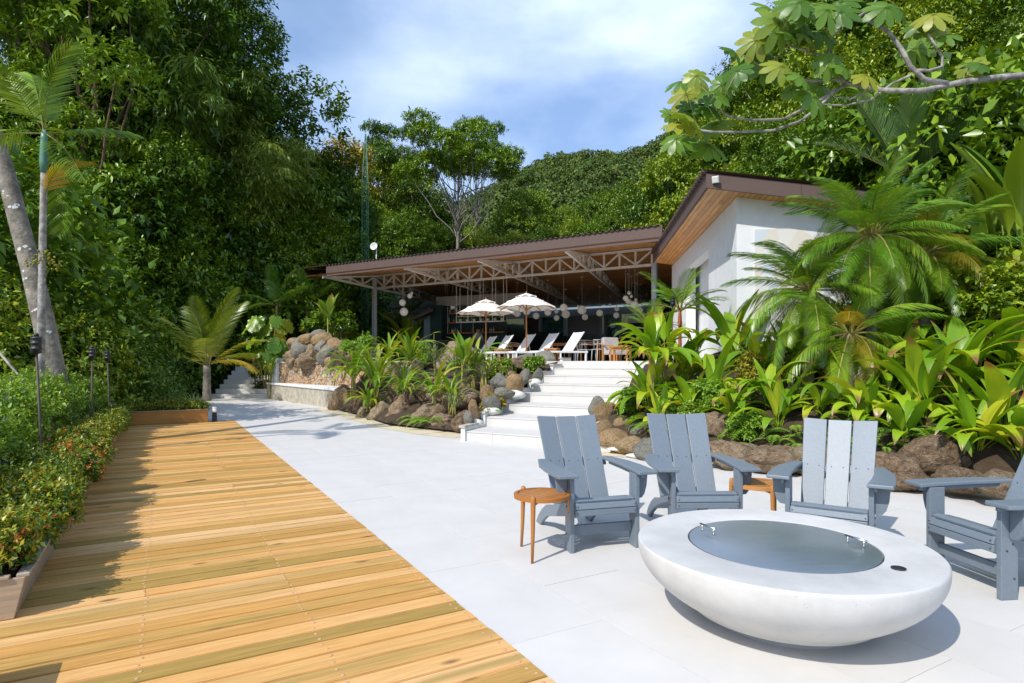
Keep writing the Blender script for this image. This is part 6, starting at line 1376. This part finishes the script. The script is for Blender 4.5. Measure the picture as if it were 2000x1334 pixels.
# bare twigs in the undergrowth by the leaning tree
tw_ = thing('fallen_branch', 'bare pale fallen branches in the undergrowth at the left', 'branch', tuple(at(40, 790, 9.8))); m = MB(); o0 = tw_.location
for P, r in (([(0,690),(25,720),(52,750),(70,790)], .018), ([(0,742),(30,738),(52,736),(60,770)], .010), ([(5,780),(25,755),(60,745)], .008), ([(60,800),(62,770),(64,745)], .007)):
    m.tube([Vector(at(x, y, 9.8 if x < 140 else 13)) - o0 for x, y in P], r, 6)
m.build('twigs', M['bark_pale'], tw_, True)
# ---- shrubs in the planters and hedge
def shrub_mesh(name, clumps, n, mat, L, seed, K=8): return crown(name, clumps, n, K, L, L * .5, M[mat], seed, .05, (.5, 1.), .5, 1.6)
def shrub_row(label, u0, u1, v, hgt, seed, mat='lf_ixora', L=.042, n=1500, rad=.2, cat='shrub', flowers=None, group=None):
    rs = random.Random(seed); cl = []; x0, y0 = uv2w(v, (u0 + u1) / 2); t = thing('shrub', label, cat, (x0, y0, .15), AX, group)
    k = max(4, int((u1 - u0) / .15))
    for i in range(k): cl.append(((rs.uniform(-.12, .02) if i % 2 else rs.uniform(.14, .27)), (u0 - u1) / 2 + (u1 - u0) * (i + .5) / k, hgt * rs.uniform(.55, 1.), rad * rs.uniform(.75, 1.25)))
    ob('foliage', shrub_mesh('foliage', cl, n, mat, L, seed), t)
    m = MB()
    for c in cl: m.tube([(c[0] * .3, c[1] + rs.uniform(-.1, .1), 0), c[:3]], [.012, .005], 5)
    m.build('stems', M['bark_red'], t, True)
    if flowers: tag(ob('blossoms', crown('blossoms', [c for c in cl if rs.random() < flowers[1]] or cl[:1], flowers[2], 7, .03, .016, M[flowers[0]], seed + 1, 0, (.95, 1.15), .6, 1.2), t), kind='stuff')
GP = 'golden-leaved shrubs in the deck planters'
shrub_row('golden-orange leaved shrub at the near end of the nearest planter', 4.5, 5.5, -1.02, 0.20, 1, group=GP, rad=.19, flowers=('lf_red', .5, 90), n=2400)
shrub_row('dense golden-green shrub in the middle of the nearest planter', 5.4, 6.5, -.98, 0.24, 2, group=GP, rad=.19, n=2600)
shrub_row('red-flowering shrub at the far end of the nearest planter', 6.4, 7.5, -.96, 0.28, 3, group=GP, rad=.19, flowers=('lf_red', .6, 150), n=2600)
shrub_row('red-flecked green shrub at the near end of the middle planter', 7.6, 9.2, -.98, 0.28, 4, group=GP, rad=.19, flowers=('lf_red', .4, 90), n=3200)
shrub_row('golden-green shrub at the far end of the middle planter', 9.1, 11.3, -1.0, 0.26, 5, group=GP, rad=.19, n=3600)
shrub_row('golden-green shrub filling the far left planter', 11.5, 15.6, -.98, 0.24, 6, group=GP, rad=.19, n=5200)
shrub_row('leafy shrub in the near corner planter, mostly out of view', .7, 2.9, -1.1, 0.08, 7, group=GP, rad=.19, n=2600)
# shrubs of the cross planter run along v
rs_ = random.Random(8); x0, y0 = uv2w(.1, 16.42); t = thing('shrub', 'golden-green low shrub in the orange cross planter', 'shrub', (x0, y0, .22), AX, GP)
cl = [(-.85 + 1.55 * i / 8, rs_.uniform(-.12, .12), .14 * rs_.uniform(.7, 1.1), .2) for i in range(9)]; ob('foliage', shrub_mesh('foliage', cl, 1400, 'lf_ixora', .042, 8), t)
GH = 'green hedge shrubs with purple flower spikes behind the planters'
for i, (u0, u1, v, h, lab) in enumerate([(4.6, 5.6, -1.8, .55, 'nearest'), (5.2, 7.2, -1.8, .68, 'second nearest'), (7, 9.2, -1.8, .72, 'middle'), (9, 11.6, -1.85, .75, 'second farthest'), (11.4, 14.2, -1.7, .75, 'farthest'), (13.6, 16.6, -1.5, .6, 'behind the far planter'), (9, 13.5, -2.8, .5, 'outer far')]):
    shrub_row('green hedge shrub dotted with purple flower spikes, %s along the deck' % lab, u0, u1, v, h, 40 + i, 'lf_hedge', .06, int(1100 * (u1 - u0)), .40, 'hedge', ('lf_purple', .9, int(26 * (u1 - u0))), GH)
for lb, px, py, Y, s, sd in [('rounded green shrub at the foot of the garden steps', 378, 770, 20.5, 1.0, 60), ('rounded green shrub behind the cross planter', 340, 785, 18.2, 1.1, 61), ('dense green shrub behind the grass tufts', 300, 790, 17.5, 1.1, 62)]:
    p = at(px, py, Y); p.z = ground_at(p.x, p.y); t = thing('shrub', lb, 'shrub', tuple(p), 0, 'rounded shrubs by the garden steps'); rs = random.Random(sd)
    cl = [(rs.uniform(-.55,.55), rs.uniform(-.5,.5), rs.uniform(.1,.45), rs.uniform(.28,.42)) for _ in range(9)]; ob('foliage', shrub_mesh('foliage', cl, 2200, 'lf_hedge', .06, sd), t, None, None, s)
# small shrubs and ground plants on the slopes
for k, (px, py, Y, s, mat, lb) in enumerate([(1500,755,9.3,.55,'lf_yellow','rusty fine-leaved shrub on the slope'), (1240,800,10.2,.4,'lf_hedge','small leafy shrub by the stair stones right'), (1400,805,9.0,.5,'lf_fern','light green shrub low on the slope'), (1600,640,10.6,.6,'lf_light','leafy shrub under the white wall'), (1700,665,9.8,.7,'lf_jungle','dark leafy shrub under the date palms'), (1760,690,9.2,.7,'lf_jungle','dark leafy shrub beside the date palms'), (1850,640,9.8,.9,'lf_light','orange-tipped leafy shrub right of the date palms'), (1960,610,9.2,.9,'lf_light','bright leafy shrub at the right picture edge'), (1320,835,9.4,.4,'lf_hedge','low shrub behind the second chair'), (975,735,15.0,.5,'lf_hedge','small red-flecked shrub beside the stair stones left'), (1045,725,16.2,.35,'lf_hedge','tiny shrub at the upper stair stones left'), (830,715,15.8,.6,'lf_fern','light green shrub among the left boulders'), (965,800,12.2,.28,'lf_yellow','tiny shrub in the stair kerb left'), (700,690,19.5,.8,'lf_fern','light shrub at the foot of the post'), (620,640,25.5,1.0,'lf_dark','dark ginger shrub with red flowers above the rock pile'), (672,650,27.5,1.0,'lf_dark','dark ginger shrub left of the pavilion post'), (760,670,36,1.6,'lf_dark','dark ginger shrub behind the pavilion post'), (510,690,24.8,.9,'lf_jungle','leafy shrub below the elephant-ear plant'), (1755,720,8.4,.6,'lf_light','leafy shrub between the strap-leaf plants'), (1920,620,9.0,.8,'lf_light','orange-tipped shrub near the right edge'), (1450,850,8.5,.4,'lf_fern','tiny light shrub above the boulders'), (1540,745,9.4,.45,'lf_hedge','green groundcover tuft on the bare slope'), (1660,760,8.8,.45,'lf_hedge','green groundcover tuft below the ferns'), (800,770,15.2,.4,'lf_fern','light tuft between the left boulders')]):
    q = snap(px, py, Y) if 640 < px else None
    if q: s *= q / Y; Y = q
    SN.append((lb, q is not None)); p = at(px, py, Y); gap = max(0, p.z - ground_at(p.x, p.y)); p.z -= gap; t = thing('shrub', lb, 'shrub', tuple(p), 0); rs = random.Random(70 + k)
    cl = [(rs.uniform(-.5,.5) * s, rs.uniform(-.4,.4) * s, gap + rs.uniform(0,.7) * s, rs.uniform(.2,.36) * s) for _ in range(8)]
    if gap > .1:
        cl += [(rs.uniform(-.4,.4) * s, rs.uniform(-.3,.3) * s, gap * rs.random(), .3 * s) for _ in range(4)]; m = MB()
        for c in cl[:6]: m.tube([(c[0] * .4, c[1] * .4, -.05), c[:3]], [.02, .01], 5)
        m.build('stems', M['bark_red'], t, True)
    L = .05 if Y < 12 else .075
    if mat in ('lf_jungle', 'lf_light', 'lf_dark'): L *= 2.1
    ob('foliage', shrub_mesh('foliage', cl, int(900 if L < .08 else 420), mat, L, 70 + k, 7), t)
    if 'red' in lb: tag(ob('blossoms', crown('blossoms', cl, 30, 6, .04 * (Y / 14), .02 * (Y / 14), M['lf_red'], 90 + k, 0, (.95, 1.15), .6, 1.), t), kind='stuff')
# ---- elephant ear plant
def ear_leaf(s, seed):
    rs = random.Random(seed); n = 22; out = []
    for i in range(n):
        a = 2 * math.pi * i / n; r = .5 * (1 + .32 * math.cos(a)) * (1 - .72 * math.exp(-((a - math.pi) / .42) ** 2)); out.append((r * math.cos(a) * 1.25 + .12, r * math.sin(a)))
    V = [(0,0,0)]; T = []
    for ring, k in ((.5, 1), (1, 2)):
        for j, (x, y) in enumerate(out): V.append((x * ring, y * ring, -.16 * (x * ring) ** 2 - .22 * (y * ring) ** 2 + .075 * ring * (1 if j % 2 else -1)))
    for i in range(n):
        j = (i + 1) % n; T.append((0, 1 + i, 1 + j)); T.append((1 + i, 1 + n + i, 1 + n + j)); T.append((1 + i, 1 + n + j, 1 + j))
    return np_mesh('leaf', np.array(V) * s, np.array(T), M['lf_ear'])
EAR = [ear_leaf(.62, 1), ear_leaf(.52, 2)]
pe = at(527, 712, 24.6); ge = pe.z - ground_at(pe.x, pe.y); pe.z -= ge; t = thing('elephant_ear_plant', 'elephant-ear plant with big heart-shaped leaves above the garden steps', 'plant', tuple(pe)); rs = random.Random(6)
for i in range(26):
    a = R(-170 + 165 * rs.random()) ; h = ge + rs.uniform(.4, 1.9); r = rs.uniform(.25, .95); c = Vector((r * math.cos(a), r * math.sin(a) * .6, h))
    MB().tube([(0,0,0), tuple(c * .6 + Vector((0,0,.15))), tuple(c)], .018, 6).build('stalk', M['frondstem'], t, True)
    ob('leaf', EAR[i % 2], t, tuple(c), (rs.uniform(-.3, .3), R(rs.uniform(45, 85)), a), rs.uniform(.8, 1.1))
# ---- cecropia reaching in from the right
def cec_leaf(seed):
    rs = random.Random(seed); V = []; T = []; k = 9
    for i in range(k):
        a = R(-158 + 316 * i / (k - 1)); l = .30 * (1 - .30 * abs(i - 4) / 4) * rs.uniform(.93, 1.05); d = Vector((math.cos(a), math.sin(a), 0)); s = Vector((-math.sin(a), math.cos(a), 0)); b = len(V)
        for t, w in ((0, .004), (.25, .040), (.5, .075), (.75, .088), (.93, .045), (1., .004)):
            z = -.12 * t * t * l / .3 - .0
            for q in (-1, 0, 1): V.append(tuple(d * l * t + s * w * q * .62 + Vector((0,0,z + .0 + (.012 if q else 0) - abs(q) * w * .12))))
        for j in range(5):
            for q in range(2): T.append((b + j * 3 + q, b + j * 3 + q + 1, b + j * 3 + q + 4, b + j * 3 + q + 3))
    return np_mesh('leaf', np.array(V), np.array(T), M['lf_cec'], True)
CEC = [cec_leaf(1), cec_leaf(2)]
CY = 8.4
cb = Vector((10.4, 9.2, terr(10.4, 9.2))); ct = thing('cecropia_tree', 'cecropia branch with large lobed leaves reaching in at the upper right', 'tree', tuple(cb))
def cp(x, y, Y=CY): return Vector(at(x, y, Y)) - cb
MB().tube([Vector((0,0,-.5)), Vector((0,0,1.2)), cp(2420,420,9.1), cp(2330,230,8.9), cp(2280,150,8.7), cp(2230,60,8.7)], [.2, .17, .14, .13, .11, .06], 12).build('trunk', M['bark_pale'], ct, True)
BR = [([(2330,228),(2180,165),(2000,147),(1945,152),(1880,160),(1800,178),(1725,176),(1655,163),(1640,152)], .068, .034), ([(1850,163),(1805,155),(1778,130),(1760,95),(1735,62),(1700,42),(1668,38)], .044, .028), ([(1668,38),(1640,55),(1622,75),(1618,100),(1622,118)], .032, .022), ([(1668,38),(1700,18),(1715,-5)], .028, .016), ([(1790,137),(1815,138),(1840,130),(1840,110),(1828,90),(1812,66)], .026, .018), ([(1655,163),(1620,185),(1575,210),(1530,233),(1470,235),(1425,228),(1405,215)], .034, .016), ([(1655,163),(1625,180),(1600,210),(1560,238),(1510,255),(1440,258),(1395,258),(1365,254)], .034, .016), ([(1655,163),(1630,155),(1590,158),(1550,155),(1510,148),(1490,135)], .030, .014), ([(1610,110),(1580,100),(1545,90),(1522,72)], .024, .014), ([(1780,146),(1740,165),(1700,195),(1650,206),(1600,204),(1580,198)], .022, .012), ([(1695,155),(1698,165),(1685,185),(1660,193),(1630,190),(1615,172)], .018, .012), ([(1510,148),(1500,130),(1515,112),(1545,98)], .014, .01)]
for P, r0, r1 in BR:
    r0 *= .8; r1 *= .8
    q = [cp(x, y, CY + .25 * math.sin(x * .013)) for x, y in P]; MB().tube(q, [r0 + (r1 - r0) * i / (len(q) - 1) for i in range(len(q))], 9).build('branch', M['bark_pale'], ct, True)
CL = [(1365,165,1.), (1340,185,1.), (1395,185,1.), (1330,160,.8), (1410,165,.7), (1375,205,1.), (1350,232,1.1), (1395,243,1.), (1325,240,.9), (1320,272,1.), (1383,285,1.2), (1345,215,.8), (1310,225,.7), (1360,148,.8), (1432,100,.8), (1440,140,.9), (1478,78,1.1), (1490,112,1.3), (1455,115,.8), (1505,20,1.), (1545,15,1.), (1520,45,1.1), (1560,45,1.), (1590,10,1.1), (1615,20,1.), (1575,70,1.1), (1605,65,1.2), (1545,65,.9), (1600,165,1.3), (1565,150,.9), (1645,130,1.), (1690,148,1.), (1590,190,1.1), (1620,120,.9), (1640,25,1.), (1730,15,1.), (1760,20,.8), (1820,30,1.), (1800,50,.9), (1845,70,.8), (1787,95,.9), (1895,130,.8), (1915,125,.7), (1840,55,.8), (1545,175,.8), (1640,5,1.), (1560,5,1.), (1525,130,.9)]
rs = random.Random(15)
for x, y, s in CL:
    Y = CY + rs.uniform(-.45, .45); c = cp(x, y, Y)
    br = min(((cp(a, b) - c).length, (a, b)) for P, *_ in BR for a, b in P)[1]
    MB().tube([c, (c + cp(*br, Y)) / 2 + Vector((0,0,.04)), cp(*br)], [.005, .006, .007], 5).build('leaf_stalk', M['frondstem'], ct, True)
    o = ob('leaf', CEC[rs.randrange(2)], ct, tuple(c), (R(rs.uniform(25, 85)), R(rs.uniform(-30, 30)), rs.uniform(-.9, .9)), s * rs.uniform(.95, 1.2))
    o.rotation_euler.rotate_axis('Z', rs.uniform(0, 6.28))
# pot plants on the hanging shelf and bar
for k in range(7):
    p = WA + wd * (2.2 + .4 * k) + Vector((wd.y, -wd.x, 0)) * .9; p.z = E + 2.031
    t = thing('pot_plant', 'small pot plant on the hanging shelf over the bar', 'pot plant', tuple(p), 0, 'pot plants on the hanging shelf')
    MB().lathe([(.06, 0), (.085, .14), (.075, .14)], 12).build('pot', M['white'], t, True)
    ob('foliage', crown('foliage', [(0,0,.22,.13), (.06,0,.2,.1)], 40, 6, .09, .05, M['lf_light'], 200 + k, .2), t)
